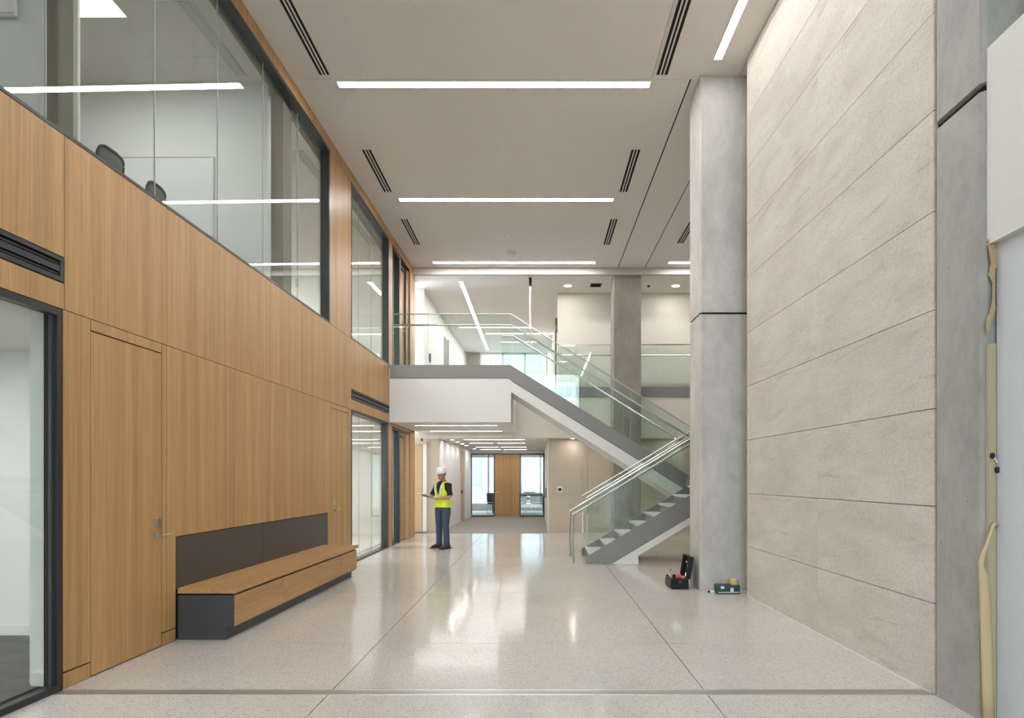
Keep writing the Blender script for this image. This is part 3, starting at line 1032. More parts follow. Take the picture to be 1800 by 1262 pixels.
# ------------------------------------------------------------------ far walls, gallery
struct('wall_back', box(new_bm(), 0.335, 6.6, 18.65, 18.8, 0, 2.70), 'tan_panel', 'tan panelled wall behind the stairs', 'wall')
wbk = bpy.data.objects['wall_back']
for a, b in ((0.34, 1.44), (1.445, 2.12), (2.14, 3.3), (3.305, 4.4), (4.405, 5.5), (5.505, 6.59)):
    rbox('panel', (a + .004, b - .004, 18.638, 18.65, 0.11, 2.66), 'tan_panel', wbk)
struct('baseboard_back', box(new_bm(), 0.335, 6.6, 18.63, 18.65, 0, 0.09), 'tan_panel', 'tan baseboard under the panelled wall', 'baseboard')
struct('wall_bulkhead', box(new_bm(), -0.62, 6.6, 18.2, 18.7, 2.66, 3.80), 'warm_paint', 'cream bulkhead band under the gallery', 'wall')
ga = struct('trim_4', box(new_bm(), 0.6, 6.6, 18.17, 18.22, 3.80, 4.08), 'grey_steel', 'grey steel gallery edge behind the columns', 'gallery edge')
struct('floor.004', box(new_bm(), 0.35, 6.6, 18.22, 19.1, 3.80, 4.06), 'carpet_beige', 'narrow gallery floor behind the stairs', 'floor')
struct('floor.005', box(new_bm(), -4.2, 0.6, 18.5, 28.2, 3.80, 4.06), 'carpet_beige', 'upper corridor floor behind the landing', 'floor')
struct('wall_gallery', box(new_bm(), 0.63, 6.6, 19.05, 19.2, 4.06, 6.93), 'warm_paint', 'plain cream gallery wall above the stairs', 'wall')
struct('wall_gallery_side', box(new_bm(), 0.60, 0.63, 19.05, 28.2, 4.06, 6.93), 'warm_paint', 'cream side wall of the upper corridor', 'wall')
struct('wall_right.001', box(new_bm(), 6.6, 6.75, -5.2, 19.2, 0, 7.1), 'white_paint', 'white side wall of the right hand bay', 'wall')
d = struct('door_5', box(new_bm(), 0.572, 0.60, 20.3, 21.3, 4.07, 6.4), 'tan_wood', 'narrow tan door edge on the upper corridor side wall', 'door')
rbox('frame', (0.56, 0.60, 20.2, 20.3, 4.07, 6.5), 'dark_jamb', d)
t = thing('alarm_strobe', 'small wall alarm on the corner of the upper corridor', 'alarm', (0.60, 19.3, 5.9))
rbox('housing', (0.565, 0.60, 19.25, 19.4, 5.85, 6.25), 'dark_jamb', t, 0.005)
rbox('lens', (0.555, 0.565, 19.28, 19.37, 5.95, 6.05), 'white_plastic', t)
t = thing('gallery_balustrade', 'glass balustrade on the gallery behind the rear column', 'balustrade', (3.2, 18.25, 4.08))
for a, b in ((0.62, 1.98), (1.99, 3.4), (3.41, 4.9), (4.91, 6.58)):
    rbox('glass_panel', (a, b, 18.225, 18.237, 4.062, 5.25), 'stair_glass', t)
rbox('cap_rail', (0.62, 6.58, 18.215, 18.247, 5.25, 5.275), 'stainless', t)
put('handrail', tube(new_bm(), [(0.62, 18.32, 4.98), (6.58, 18.32, 4.98)], 0.02, 8), 'stainless', t)

struct('floor.007', box(new_bm(), 0.6, 6.6, 18.2, 18.8, -0.3, 0.0), 'terrazzo', 'terrazzo strip along the tan panelled wall', 'floor')
for x, lab in ((1.0, 'recessed downlight over the tan wall beside the corridor mouth'), (2.45, 'recessed downlight over the tan wall behind the rear column'), (3.9, 'recessed downlight over the tan wall behind the front column')):
    t = thing('wall_washer', lab, 'ceiling light', (x, 18.34, 2.66), 0)
    put('trim_ring', lathe(new_bm(), [(0.075, 0), (0.075, -.01), (0.05, -.01), (0.05, -.002)], (x, 18.34, 2.66), 16), 'white_plastic', t)
    put('lens', lathe(new_bm(), [(0.05, -.002), (0.05, -.006), (0.004, -.006)], (x, 18.34, 2.66), 16), 'spot_light', t)

for y, lab in ((19.0, 'recessed corridor downlight by the white left wall, first from the hall'), (20.1, 'recessed corridor downlight by the white left wall, second from the hall'),
               (21.2, 'recessed corridor downlight by the white left wall, third from the hall'), (22.3, 'recessed corridor downlight by the white left wall, fourth from the hall'), (24.8, 'recessed corridor downlight by the white left wall, beside the end screen')):
    x = -3.075 + .0165 * y + .30
    t = thing('downlight', lab, 'ceiling light', (x, y, LZ), 0)
    put('trim_ring', lathe(new_bm(), [(0.075, 0), (0.075, -.01), (0.055, -.01), (0.055, -.002)], (x, y, LZ), 16), 'white_plastic', t)
    put('lens', lathe(new_bm(), [(0.055, -.002), (0.055, -.006), (0.004, -.006)], (x, y, LZ), 16), 'spot_light', t)

# upper corridor, left wall with doors
def cw(k0):
    return lambda u, d, z: (k0 + 0.0165 * u + d, u, z)


up = cw(-3.54)
ul = struct('wall_corridor_upper', wbox(new_bm(), 18.95, 28.2, -0.2, 0, 4.06, 6.93, fn=up), 'white_paint', 'white left wall of the upper corridor', 'wall')
put('pilaster', wbox(new_bm(), 18.6, 18.95, -0.25, 0.03, 4.06, 6.93, fn=up), 'white_paint', ul)
struct('wall_upper_end', box(new_bm(), -4.2, -3.36, 17.9, 18.0, 4.06, 6.6), 'tan_panel', 'grey tan panel beside the upstairs oak door', 'wall')
struct('wall_upper_end.001', box(new_bm(), -4.2, -3.36, 17.9, 18.0, 6.6, 6.93), 'white_paint', 'white header over the grey tan panel upstairs', 'wall')
d = struct('door_6', wbox(new_bm(), 19.3, 21.1, 0.0, 0.012, 4.07, 6.55, fn=up), 'white_paint', 'white flush door on the upper corridor wall', 'door')
put('handle', wbox(new_bm(), 19.45, 19.55, 0.012, 0.05, 5.0, 5.25, fn=up), 'charcoal_metal', d)
d = struct('door_7', wbox(new_bm(), 22.3, 23.2, 0.0, 0.012, 4.07, 6.4, fn=up), 'dark_jamb', 'brown door recess on the upper corridor wall', 'door')
put('frame', wbox(new_bm(), 23.2, 23.3, 0.0, 0.03, 4.07, 6.45, fn=up), 'tan_wood', d)
w = sroot('window_7', 'bright window wall at the end of the upper corridor', 'window')
for x in (-3.1, -2.45, -1.5, -0.55, 0.40):
    rbox('mullion', (x, x + .06, 28.1, 28.2, 4.06, 6.93), 'vent_trim', w)
for x in (-2.39, -1.44, -0.49):
    rbox('pane', (x, x + .89, 28.14, 28.152, 4.12, 6.85), 'solar_glass', w)
rbox('infill', (-3.04, -2.45, 28.1, 28.2, 4.06, 6.93), 'beige_column', w)
rbox('rail', (-2.39, 0.40, 28.1, 28.2, 4.06, 4.12), 'vent_trim', w)
rbox('rail', (-2.39, 0.40, 28.1, 28.2, 6.85, 6.93), 'vent_trim', w)
rbox('rail', (-2.39, 0.40, 28.11, 28.19, 5.9, 5.95), 'vent_trim', w)

# lower corridor
lo = cw(-3.075)
ll = struct('wall_corridor_left', wbox(new_bm(), 18.5, 26.2, -0.2, 0, 0, 2.66, fn=lo), 'white_paint', 'white left wall of the ground floor corridor', 'wall')
struct('baseboard_left', wbox(new_bm(), 18.5, 26.2, 0.0, 0.012, 0, 0.10, fn=lo), 'white_paint', 'white baseboard along the corridor left wall', 'baseboard')
d = struct('door_8', wbox(new_bm(), 23.05, 24.05, 0.0, 0.015, 0.01, 2.5, fn=lo), 'tan_wood', 'tan door recess on the corridor left wall', 'door')
put('handle', wbox(new_bm(), 23.1, 23.2, 0.015, 0.06, 1.0, 1.12, fn=lo), 'charcoal_metal', d)
lt_ = struct('wall_corridor_end', box(new_bm(), -3.25, -2.76, 18.38, 18.52, 0, 2.66), 'tan_panel', 'tan panel beside the corridor mouth behind the person', 'wall')
struct('trim_5', box(new_bm(), -3.20, -3.09, 18.30, 18.38, 0.05, 2.55), 'white_paint', 'pale pilaster strip left of the corridor mouth', 'trim')
d = struct('door_9', box(new_bm(), -3.62, -3.21, 18.30, 18.36, 0.05, 2.5), 'tan_wood', 'warm tan door panel at the oak wall end', 'door')
rbox('frame_head', (-3.64, -3.08, 18.27, 18.38, 2.5, 2.58), 'tan_panel', d)
struct('wall_corridor_end.001', box(new_bm(), -4.3, -3.21, 18.38, 18.52, 0, 2.80), 'tan_panel', 'tan wall behind the oak wall end', 'wall')
rc = struct('wall_corridor_right', box(new_bm(), 0.30, 0.335, 18.64, 26.2, 0, 2.66), 'white_paint', 'white right wall of the ground floor corridor', 'wall')
d = struct('door_10', box(new_bm(), 0.275, 0.30, 19.0, 20.0, 0.01, 2.5), 'tan_panel', 'tan door edge on the corridor right wall', 'door')
rbox('handle', (0.24, 0.275, 19.1, 19.2, 0.98, 1.25), 'charcoal_metal', d)
struct('ceiling.004', box(new_bm(), -3.3, 0.35, 18.7, 26.3, LZ, 3.78), 'ceiling_board', 'pale ceiling of the ground floor corridor', 'ceiling')
struct('trim_6', box(new_bm(), -3.6, 6.6, 18.12, 18.2, 2.655, 2.80), 'warm_paint', 'cream step in the ceiling over the corridor mouth', 'ceiling trim')

# end screen: panes and oak door
w = sroot('window_8', 'black framed glass screen flanking the oak end door', 'window')
YE = 26.2
for nm, a in (('frame_jamb', (-2.66, -2.61, 0, 2.53)), ('frame_jamb', (-1.735, -1.69, 0, 2.53)), ('frame_jamb', (-0.70, -0.655, 0, 2.53)), ('frame_jamb', (0.245, 0.30, 0, 2.53)),
              ('frame_head', (-2.61, 0.245, 2.48, 2.53)), ('frame_sill', (-2.61, -1.735, 0.0, 0.05)), ('frame_sill', (-0.655, 0.245, 0.0, 0.05))):
    rbox(nm, (a[0], a[1], YE, YE + .09, a[2], a[3]), 'black_metal', w)
rbox('pane', (-2.61, -1.735, YE + .04, YE + .052, 0.05, 2.48), 'clear_glass', w)
rbox('pane', (-0.655, 0.245, YE + .04, YE + .052, 0.05, 2.48), 'clear_glass', w)
rbox('header', (-2.9, 0.34, YE, YE + .12, 2.53, 2.7), 'white_paint', w)
d = struct('door_11', box(new_bm(), -1.685, -0.705, YE + .01, YE + .06, 0.01, 2.475), 'oak_vertical', 'oak door at the end of the corridor between glass panes', 'door')
put('knob', tube(new_bm(), [(-1.60, YE + .01, 0.98), (-1.60, YE - .05, 0.98), (-1.53, YE - .055, 0.98)], 0.016, 8), 'stainless', d)
# meeting room behind it
struct('wall_meeting_left', box(new_bm(), -3.9, -3.75, 26.3, 31.2, 0, 2.75), 'office_paint', 'white left wall of the meeting room', 'wall')
struct('wall_meeting_right', box(new_bm(), 1.3, 1.45, 26.3, 31.2, 0, 2.75), 'office_paint', 'white right wall of the meeting room', 'wall')
struct('wall_meeting_front', box(new_bm(), 0.30, 1.45, 26.2, 26.3, 0, 2.75), 'office_paint', 'white front wall stub of the meeting room', 'wall')
struct('wall_meeting_front.001', box(new_bm(), -3.9, -2.66, 26.2, 26.3, 0, 2.75), 'office_paint', 'white front wall of the meeting room, left part', 'wall')
struct('ceiling.005', box(new_bm(), -3.9, 1.45, 26.3, 31.2, 2.70, 3.0), 'ceiling_board', 'white ceiling of the meeting room', 'ceiling')
struct('floor.006', box(new_bm(), -3.9, 1.45, 26.2, 31.2, -0.02, 0.003), 'step_stone', 'pale grey floor of the meeting room', 'floor')
w = sroot('window_9', 'tall exterior window of the meeting room', 'window')
for x in (-3.7, -2.35, -0.80, 0.12, 1.2):
    rbox('mullion', (x, x + .08, 31.1, 31.22, 0.25, 2.7), 'vent_trim', w)
for a, b in ((-3.62, -2.35), (-2.27, -0.80), (-0.72, 0.12), (0.20, 1.2)):
    rbox('pane', (a, b, 31.15, 31.162, 0.33, 2.52), 'solar_glass', w)
rbox('rail', (-3.7, 1.28, 31.1, 31.22, 0.0, 0.33), 'vent_trim', w)
rbox('rail', (-3.62, 1.2, 31.1, 31.22, 2.52, 2.7), 'vent_trim', w)
# meeting table and chairs
t = thing('meeting_table', 'pale meeting room table seen through the end glass screen', 'table', (-0.9, 29.3, 0))
rbox('tabletop', (-2.1, 0.4, 28.75, 29.75, 0.70, 0.74), 'white_plastic', t, 0.008)
for x in (-1.95, 0.25):
    for y in (28.85, 29.6):
        rbox('leg', (x - .03, x + .03, y, y + .06, 0.003, 0.70), 'charcoal_metal', t)


def meeting_chair(label, loc, rot):
    t = thing('meeting_chair', label, 'chair', loc, rot)
    put('seat', box(new_bm(), -0.25, 0.25, -0.24, 0.24, 0.42, 0.48, bevel=0.02), 'black_plastic', t, local=True)
    bm = new_bm()
    rows = []
    for k in range(5):
        z = 0.50 + 0.40 * k / 4
        rows.append([bm.verts.new((-0.27 + 0.54 * i / 6, -0.24 - 0.10 * (z - .5) + 0.05 * ((i - 3) / 3) ** 2, z)) for i in range(7)])
    for a, b in zip(rows, rows[1:]):
        for i in range(6):
            bm.faces.new((a[i], a[i + 1], b[i + 1], b[i]))
    o = put('backrest', bm, 'mesh_fabric', t, local=True, smooth=True)
    s = o.modifiers.new('thick', 'SOLIDIFY')
    s.thickness = 0.03
    for sx in (-1, 1):
        for sy in (-1, 1):
            put('leg', tube(new_bm(), [(sx * .22, sy * .20, .43), (sx * .26, sy * .25, 0.0)], 0.014, 6), 'stainless', t, local=True)
        put('armrest', tube(new_bm(), [(sx * .26, -.25, .66), (sx * .27, .12, .67), (sx * .25, .16, .44)], 0.015, 6), 'black_plastic', t, local=True)
    return t


m0 = meeting_chair('black meeting chair at the middle of the right glass pane', (-0.02, 28.35, 0.003), 0)
for loc, rot, lab in (((-0.72, 28.3, 0.003), 0.05, 'black meeting chair partly hidden by the oak end door, right side'),
                      ((-1.85, 28.25, 0.003), -0.2, 'black meeting chair at the edge of the left glass pane'),
                      ((-0.35, 30.15, 0.003), math.pi, 'black meeting chair on the window side of the meeting table')):
    c = copy_tree(m0)
    c.location = loc
    c.rotation_euler = (0, 0, rot)
    c['label'] = lab
# building across the street
bl = thing('stone_building', 'pale stone building outside the end windows', 'building', (0, 60, 0))
bm = new_bm()
rbox('facade', (-14, 10, 58, 66, -0.05, 16), 'pale_facade', bl)
for k in range(8):
    for j in range(3):
        x = -11.2 + k * 2.6
        rbox('window_bay', (x, x + 1.1, 57.93, 58.0, 0.9 + j * 4.6, 3.4 + j * 4.6), 'facade_window', bl)
for z in (4.4, 9.0, 13.6):
    rbox('ledge', (-14.1, 10.1, 57.8, 58.0, z, z + .25), 'pale_facade', bl)
t = thing('card_reader', 'white card reader with dark square on the tan wall by the corridor', 'card reader', (0.65, 18.638, 1.2))
rbox('plate', (0.577, 0.72, 18.615, 18.638, 1.13, 1.31), 'white_plastic', t, 0.004)
rbox('sensor', (0.607, 0.69, 18.608, 18.616, 1.18, 1.26), 'black_plastic', t)

# ------------------------------------------------------------------ facade behind the camera
fa = sroot('window_10', 'tall entrance glass facade at the near end of the hall', 'window')
for x in (-3.55, -1.6, 0.35, 2.25):
    rbox('mullion', (x - .035, x + .035, -5.2, -5.05, 0, ZC), 'black_metal', fa)
for z in (0.0, 2.7, 4.9, 7.0):
    rbox('transom', (-3.52, 2.22, -5.18, -5.07, z, z + .07), 'black_metal', fa)
for a, b in ((-3.51, -1.64), (-1.56, 0.31), (0.39, 2.21)):
    for c, e in ((0.07, 2.7), (2.77, 4.9), (4.97, 7.0)):
        rbox('pane', (a, b, -5.13, -5.118, c, e), 'clear_glass', fa)
struct('wall_front', box(new_bm(), 2.285, 6.7, -5.25, -5.1, 0, ZC + .2), 'white_paint', 'white wall beside the entrance facade', 'wall')
struct('wall_front.001', box(new_bm(), -9.2, -3.585, -5.25, -5.1, 0, ZC + .2), 'white_paint', 'white wall on the office side of the entrance facade', 'wall')

# ------------------------------------------------------------------ stairs
st = thing('staircase', 'grey steel staircase with glass balustrades and white cladding', 'staircase', (0.9, 13.0, 0))
# lower flight
YN, YF = 11.80, 13.10
R, G = 0.175, 0.294
sl = R / G


def lower_plate(y):
    return prism(new_bm(), [(0.893, 0.0), (1.325, 0.0), (3.45, 1.265), (3.45, 1.64), (0.893, 0.13)], y, y + .03, xz)


put('stringer', lower_plate(YN), 'grey_steel', st, label='grey steel stringer of the lower flight')
put('stringer', lower_plate(YF), 'grey_steel', st, label='grey steel stringer of the lower flight')
put('soffit', prism(new_bm(), [(1.345, 0.0), (1.83, 0.0), (1.83, 0.144), (3.45, 1.13), (3.45, 1.255)], YN + .012, YF + .02, xz), 'white_paint', st, label='white cladding under the lower flight')
for i in range(1, 9):
    x = 0.977 + G * (i - 1)
    z = R * i
    put('tread', box(new_bm(), x - .02, x + G + .012, YN + .03, YF, z - .04, z), 'step_stone', st)
    put('riser', box(new_bm(), x, x + .012, YN + .03, YF, z - R + .002, z - .04), 'grey_steel', st)
put('intermediate_landing', box(new_bm(), 3.33, 4.9, YN, 16.05, 1.28, 1.575), 'grey_steel', st)
# upper flight and landing
UN, UF = 14.65, 16.0
S2 = 0.62
X0, X1 = -0.60, 3.45
z1 = 4.08 - S2 * (X1 - X0)


def upper_plate(y, xl):
    return prism(new_bm(), [(xl, 4.08), (X0, 4.08), (X1, z1), (X1, z1 - .345), (X0 - .055, 3.785), (xl, 3.785)], y, y + .03, xz)


put('stringer', upper_plate(UN, -3.30), 'grey_steel', st, label='grey steel fascia and stringer of the landing and upper flight')
put('stringer', upper_plate(UF, -0.9), 'grey_steel', st, label='far grey steel stringer of the upper flight')
put('flight_cladding', prism(new_bm(), [(-0.583, 3.728), (X1, z1 - .355), (X1, z1 - .64), (-0.583, 3.475)], UN + .012, UF + .02, xz), 'white_paint', st, label='white cladding under the upper flight')
put('landing_block', box(new_bm(), -3.30, -0.585, UN + .012, 18.12, 2.80, 3.78), 'white_paint', st, label='white clad landing block')
put('landing_floor', box(new_bm(), -3.29, -0.585, UN + .03, 18.5, 3.785, 4.06), 'grey_steel', st)
for i in range(1, 14):
    z = 1.415 + 0.1782 * i
    x = 3.40 - 0.2875 * i
    put('tread', box(new_bm(), x - .01, x + .30, UN + .03, UF, z - .04, z), 'step_stone', st)
    put('riser', box(new_bm(), x + .288, x + .30, UN + .03, UF, z - .1782, z - .04), 'grey_steel', st)


def slope_panel(x0, x1, zb0, zt0, s, y):
    return prism(new_bm(), [(x0, zb0), (x1, zb0 + s * (x1 - x0)), (x1, zt0 + s * (x1 - x0)), (x0, zt0)], y, y + .014, xz)


# lower flight glass, both sides
for y, yc in ((YN + .035, YN + .042), (YF - .02, YF - .013)):
    cuts = [0.893, 2.17, 3.45]
    for a, b in zip(cuts, cuts[1:]):
        s = 0.591
        e = 0.006
        put('glass_panel', slope_panel(a + e, b - e, 0.06 + s * (a - .893), 1.175 + s * (a - .893), s, y), 'stair_glass', st)
    put('cap_rail', tube(new_bm(), [(0.893, yc, 1.183), (3.45, yc, 1.183 + .595 * 2.557)], (0.014), 8), 'stainless', st)
for y in (YN + .10, YF - .09):
    put('handrail', tube(new_bm(), [(0.657, y, 0.0), (0.657, y, 0.885), (3.45, y, 0.885 + .60 * 2.793)], 0.024, 12), 'stainless', st, label='stainless handrail with floor post')
    for x in (1.05, 2.0, 2.9):
        z = 0.885 + .60 * (x - .657)
        yy = YN + .042 if y < 12 else YF - .013
        put('bracket', tube(new_bm(), [(x, y, z - .02), (x, y, z - .06), (x, yy, z - .07)], 0.007, 6), 'stainless', st)
# landing and upper flight glass
for y, xs_, both in ((UN + .035, -3.22, True), (UF - .02, -0.88, False)):
    yc = y + .007
    put('glass_panel', box(new_bm(), xs_, X0 - .01, y, y + .014, 3.80, 5.22), 'stair_glass', st)
    cuts = [X0, 0.75, 2.1, 3.45]
    for a, b in zip(cuts, cuts[1:]):
        e = 0.006
        put('glass_panel', slope_panel(a + e, b - e, 3.83 - S2 * (a - X0), 5.22 - S2 * (a - X0), -S2, y), 'stair_glass', st)
    if both:
        put('cap_rail', tube(new_bm(), [(xs_, yc, 5.23), (X0, yc, 5.23), (3.45, yc, 5.23 - .626 * (3.45 - X0))], 0.013, 8), 'stainless', st)
for y, xs_, zh in ((UN + .12, -3.24, 5.0), (UF - .10, -0.84, 5.0)):
    put('handrail', tube(new_bm(), [(xs_, y, zh), (X0 + .02, y, zh), (3.45, y, zh - .626 * (3.43 - X0))], 0.021, 12), 'stainless', st)
    for x in (-2.9, -2.0, -0.85, 0.1, 1.3, 2.5):
        if x < xs_:
            continue
        z = zh if x < X0 else zh - .626 * (x - X0)
        yy = UN + .042 if y < 15.3 else UF - .013
        put('bracket', tube(new_bm(), [(x, y, z - .02), (x, y, z - .06), (x, yy, z - .07)], 0.007, 6), 'stainless', st)
t = thing('suspension_rod', 'slim steel rod with dark clamp hanging from the ceiling over the landing', 'rod', (-0.18, 17.6, 6.9))
put('rod', tube(new_bm(), [(-0.18, 17.6, 5.1), (-0.18, 17.6, 6.72)], 0.028, 10), 'stainless', t)
put('clamp', box(new_bm(), -0.215, -0.145, 17.565, 17.635, 6.70, 6.93, bevel=0.008), 'black_plastic', t)

# ------------------------------------------------------------------ person
def limb(bm, pts, radii, n=14):
    return tube(bm, pts, radii, n)


def blob(bm, c, r, rot=None, sub=3):
    m = Matrix.Translation(c) @ (rot or Matrix.Identity(4)) @ Matrix.Diagonal((r[0], r[1], r[2], 1))
    bmesh.ops.create_icosphere(bm, subdivisions=sub, radius=1.0, matrix=m)


def torso_rings(bm, levels, n=24, offs=0.0):
    rs = []
    for z, rx, ry, cy_ in levels:
        row = []
        for i in range(n):
            a = 2 * math.pi * i / n
            c, s = math.cos(a), math.sin(a)
            p = 0.8
            row.append(bm.verts.new(((rx + offs) * math.copysign(abs(c) ** p, c), cy_ + (ry + offs) * math.copysign(abs(s) ** p, s), z)))
        rs.append(row)
    return rs


PZ = math.radians(140)
pr = thing('person', 'person in white hard hat and yellow vest looking at a tablet', 'person', (-2.08, 14.45, 0.0), PZ)
pr.scale = (1.09, 1.09, 1.0)
HT = Matrix.Translation((0, 0.02, 1.50)) @ Matrix.Rotation(math.radians(18), 4, 'Z') @ Matrix.Rotation(math.radians(-7), 4, 'X')


def H(p):
    return tuple(HT @ Vector(p))


LS, RS = (-0.182, 0.0, 1.375), (0.182, 0.0, 1.375)
LE, RE = (-0.245, 0.03, 1.135), (0.225, 0.10, 1.14)
LW_, RW_ = (-0.045, 0.245, 1.10), (0.115, 0.335, 1.15)
bm = new_bm()
blob(bm, H((0, 0.012, 0.135)), (0.074, 0.092, 0.108), HT.to_3x3().to_4x4())
blob(bm, H((0, 0.042, 0.068)), (0.056, 0.058, 0.058), HT.to_3x3().to_4x4())
blob(bm, H((0, 0.108, 0.112)), (0.014, 0.022, 0.024), HT.to_3x3().to_4x4(), 2)
blob(bm, H((0, 0.096, 0.135)), (0.010, 0.014, 0.030), HT.to_3x3().to_4x4(), 2)
for s in (-1, 1):
    blob(bm, H((s * 0.077, 0.005, 0.12)), (0.010, 0.020, 0.032), HT.to_3x3().to_4x4(), 2)
limb(bm, [(0, -0.02, 1.40), (0, 0.0, 1.48), H((0, 0.0, 0.07))], [(0.070, 0.070), (0.056, 0.058), (0.056, 0.06)])
loft(bm, torso_rings(bm, [(0.90, .135, .095, 0), (1.0, .135, .09, 0), (1.15, .13, .09, 0), (1.3, .14, .09, 0), (1.39, .135, .075, 0), (1.445, .08, .055, -.01)]))
for s_, e_, w_ in ((LS, LE, LW_), (RS, RE, RW_)):
    limb(bm, [s_, tuple((Vector(s_) + Vector(e_)) / 2), e_], [.038, .040, .037])
    limb(bm, [e_, tuple(Vector(e_).lerp(Vector(w_), .35)), w_], [.039, .038, .026])
for x in (-.095, .095):
    fy = -.31 * x
    limb(bm, [(x, 0, .92), (x * 1.26, .015 + fy * .5, .50), (x * 1.53, fy, .09)], [.07, .046, .034])


def hand(bm, w, fwd, up, side, curl, thumb_side):
    w, fwd, up, side = Vector(w), Vector(fwd).normalized(), Vector(up).normalized(), Vector(side).normalized()
    pc = w + fwd * 0.045
    m = Matrix((side, fwd, up)).transposed().to_4x4()
    blob(bm, pc, (0.040, 0.052, 0.017), m, 3)
    for k, (off, ln) in enumerate(((-.030, .066), (-.010, .076), (.011, .072), (.030, .056))):
        b0 = w + fwd * 0.08 + side * off
        d1 = (fwd * math.cos(curl) + up * math.sin(curl))
        d2 = (fwd * math.cos(curl * 2.2) + up * math.sin(curl * 2.2))
        p1 = b0 + d1 * (ln * .5)
        limb(bm, [b0 - fwd * .02, p1, p1 + d2 * (ln * .5)], [.0095, .0088, .0075], 8)
    tb = w + fwd * 0.03 + side * (thumb_side * .034)
    t1_ = tb + (side * thumb_side * .6 + fwd * .7 + up * .4).normalized() * .036
    t2_ = t1_ + (fwd * .9 + up * .45).normalized() * .03
    limb(bm, [tb - fwd * .01, t1_, t2_], [.0125, .011, .009], 8)


TAB = Vector((0.105, 0.465, 1.205))
hand(bm, RW_, (-0.02, 1, 0.18), (0, -.18, 1), (1, 0, 0), 0.20, -1)
hand(bm, LW_, (0.62, 0.72, 0.22), (-.1, -.22, 1), (0.75, -0.6, 0), 0.30, 1)
body = put('body', bm, 'skin', pr, smooth=True, local=True)
rm = body.modifiers.new('join', 'REMESH')
rm.mode = 'VOXEL'
rm.voxel_size = 0.006
rm.use_smooth_shade = True
sm = body.modifiers.new('smooth', 'SMOOTH')
sm.iterations = 3
sm.factor = 0.5


def cloth(name, bm, mat, vox=0.008, it=4, **p):
    o = put(name, bm, mat, pr, smooth=True, local=True, **p)
    m = o.modifiers.new('join', 'REMESH')
    m.mode = 'VOXEL'
    m.voxel_size = vox
    m.use_smooth_shade = True
    s = o.modifiers.new('smooth', 'SMOOTH')
    s.iterations = it
    return o


bm = new_bm()
loft(bm, torso_rings(bm, [(0.84, .155, .115, 0), (0.92, .168, .118, 0), (1.02, .158, .108, 0)]))
for x, fy in ((-.092, .03), (.092, -.03)):
    limb(bm, [(x, 0, .93), (x * 1.08, 0, .80), (x * 1.27, .015 + fy * .5, .50), (x * 1.46, fy * .8, .28), (x * 1.58, fy, .085)],
         [(.088, .098), (.092, .10), (.066, .070), (.062, .066), (.062, .068)], 16)
cloth('jeans', bm, 'denim')
bm = new_bm()
loft(bm, torso_rings(bm, [(0.96, .162, .114, 0), (1.1, .150, .105, 0), (1.25, .165, .115, 0), (1.36, .174, .112, 0), (1.41, .150, .096, -.003), (1.445, .115, .082, -.004), (1.48, .076, .068, 0)]))
for s_, e_ in ((LS, LE), (RS, RE)):
    s2 = Vector(s_)
    limb(bm, [tuple(s2 + Vector((-.35 * s_[0], 0, .035))), tuple(s2 + Vector((.03 * s_[0], 0, .012))), tuple(s2.lerp(Vector(e_), .86))], [(.040, .042), (.060, .060), (.060, .066)], 14)
cloth('shirt', bm, 'shirt_black')
bm = new_bm()
limb(bm, [(0, -.012, 1.445), (0, -.004, 1.485)], [(.074, .074), (.066, .066)], 16)
put('collar', bm, 'shirt_black', pr, local=True, smooth=True)
# vest: open V neck, no sleeves
bm = new_bm()
VL = [(0.90, .188, .138, 0), (0.97, .180, .132, 0), (1.06, .172, .126, 0), (1.15, .172, .124, 0), (1.25, .180, .130, 0), (1.32, .184, .130, 0), (1.37, .180, .124, 0), (1.415, .160, .109, -.003), (1.45, .126, .095, -.004), (1.472, .092, .084, -.002)]
V0 = VL
VL = []
for a_, b_ in zip(V0, V0[1:]):
    for q in range(6):
        VL.append(tuple(a_[i] + (b_[i] - a_[i]) * q / 6 for i in range(4)))
VL.append(V0[-1])
NN = 112
rs = torso_rings(bm, VL, NN)
for k, (a, b) in enumerate(zip(rs, rs[1:])):
    zc = (VL[k][0] + VL[k + 1][0]) / 2
    for i in range(NN):
        ang = 2 * math.pi * (i + .5) / NN
        c, s = math.cos(ang), math.sin(ang)
        x = VL[k][1] * math.copysign(abs(c) ** .8, c)
        if s > 0 and zc > 1.17 and abs(x) < 0.004 + (zc - 1.17) * 0.27:
            continue
        if 1.22 < zc < 1.45 and abs(c) ** .8 > 0.99 - 0.16 * min(1.0, (zc - 1.22) / .10):
            continue
        bm.faces.new((a[i], a[(i + 1) % NN], b[(i + 1) % NN], b[i]))
ve = put('safety_vest', bm, 'hivis', pr, local=True, smooth=True, label='lime yellow safety vest')
s = ve.modifiers.new('soften', 'SMOOTH')
s.iterations = 4
s.factor = 0.5
s = ve.modifiers.new('thick', 'SOLIDIFY')
s.thickness = 0.008


def vest_band(z0, z1):
    def at(z):
        for a, b in zip(VL, VL[1:]):
            if a[0] <= z <= b[0]:
                f = (z - a[0]) / (b[0] - a[0])
                return tuple(a[i] + (b[i] - a[i]) * f for i in range(4))
    bm = new_bm()
    rr_ = torso_rings(bm, [at(z0), at((z0 + z1) / 2), at(z1)], NN, 0.007)
    loft(bm, rr_, caps=False)
    o = put('reflective_band', bm, 'reflective_tape', ve, local=True, smooth=True, label='silver reflective band')
    s_ = o.modifiers.new('thick', 'SOLIDIFY')
    s_.thickness = 0.004


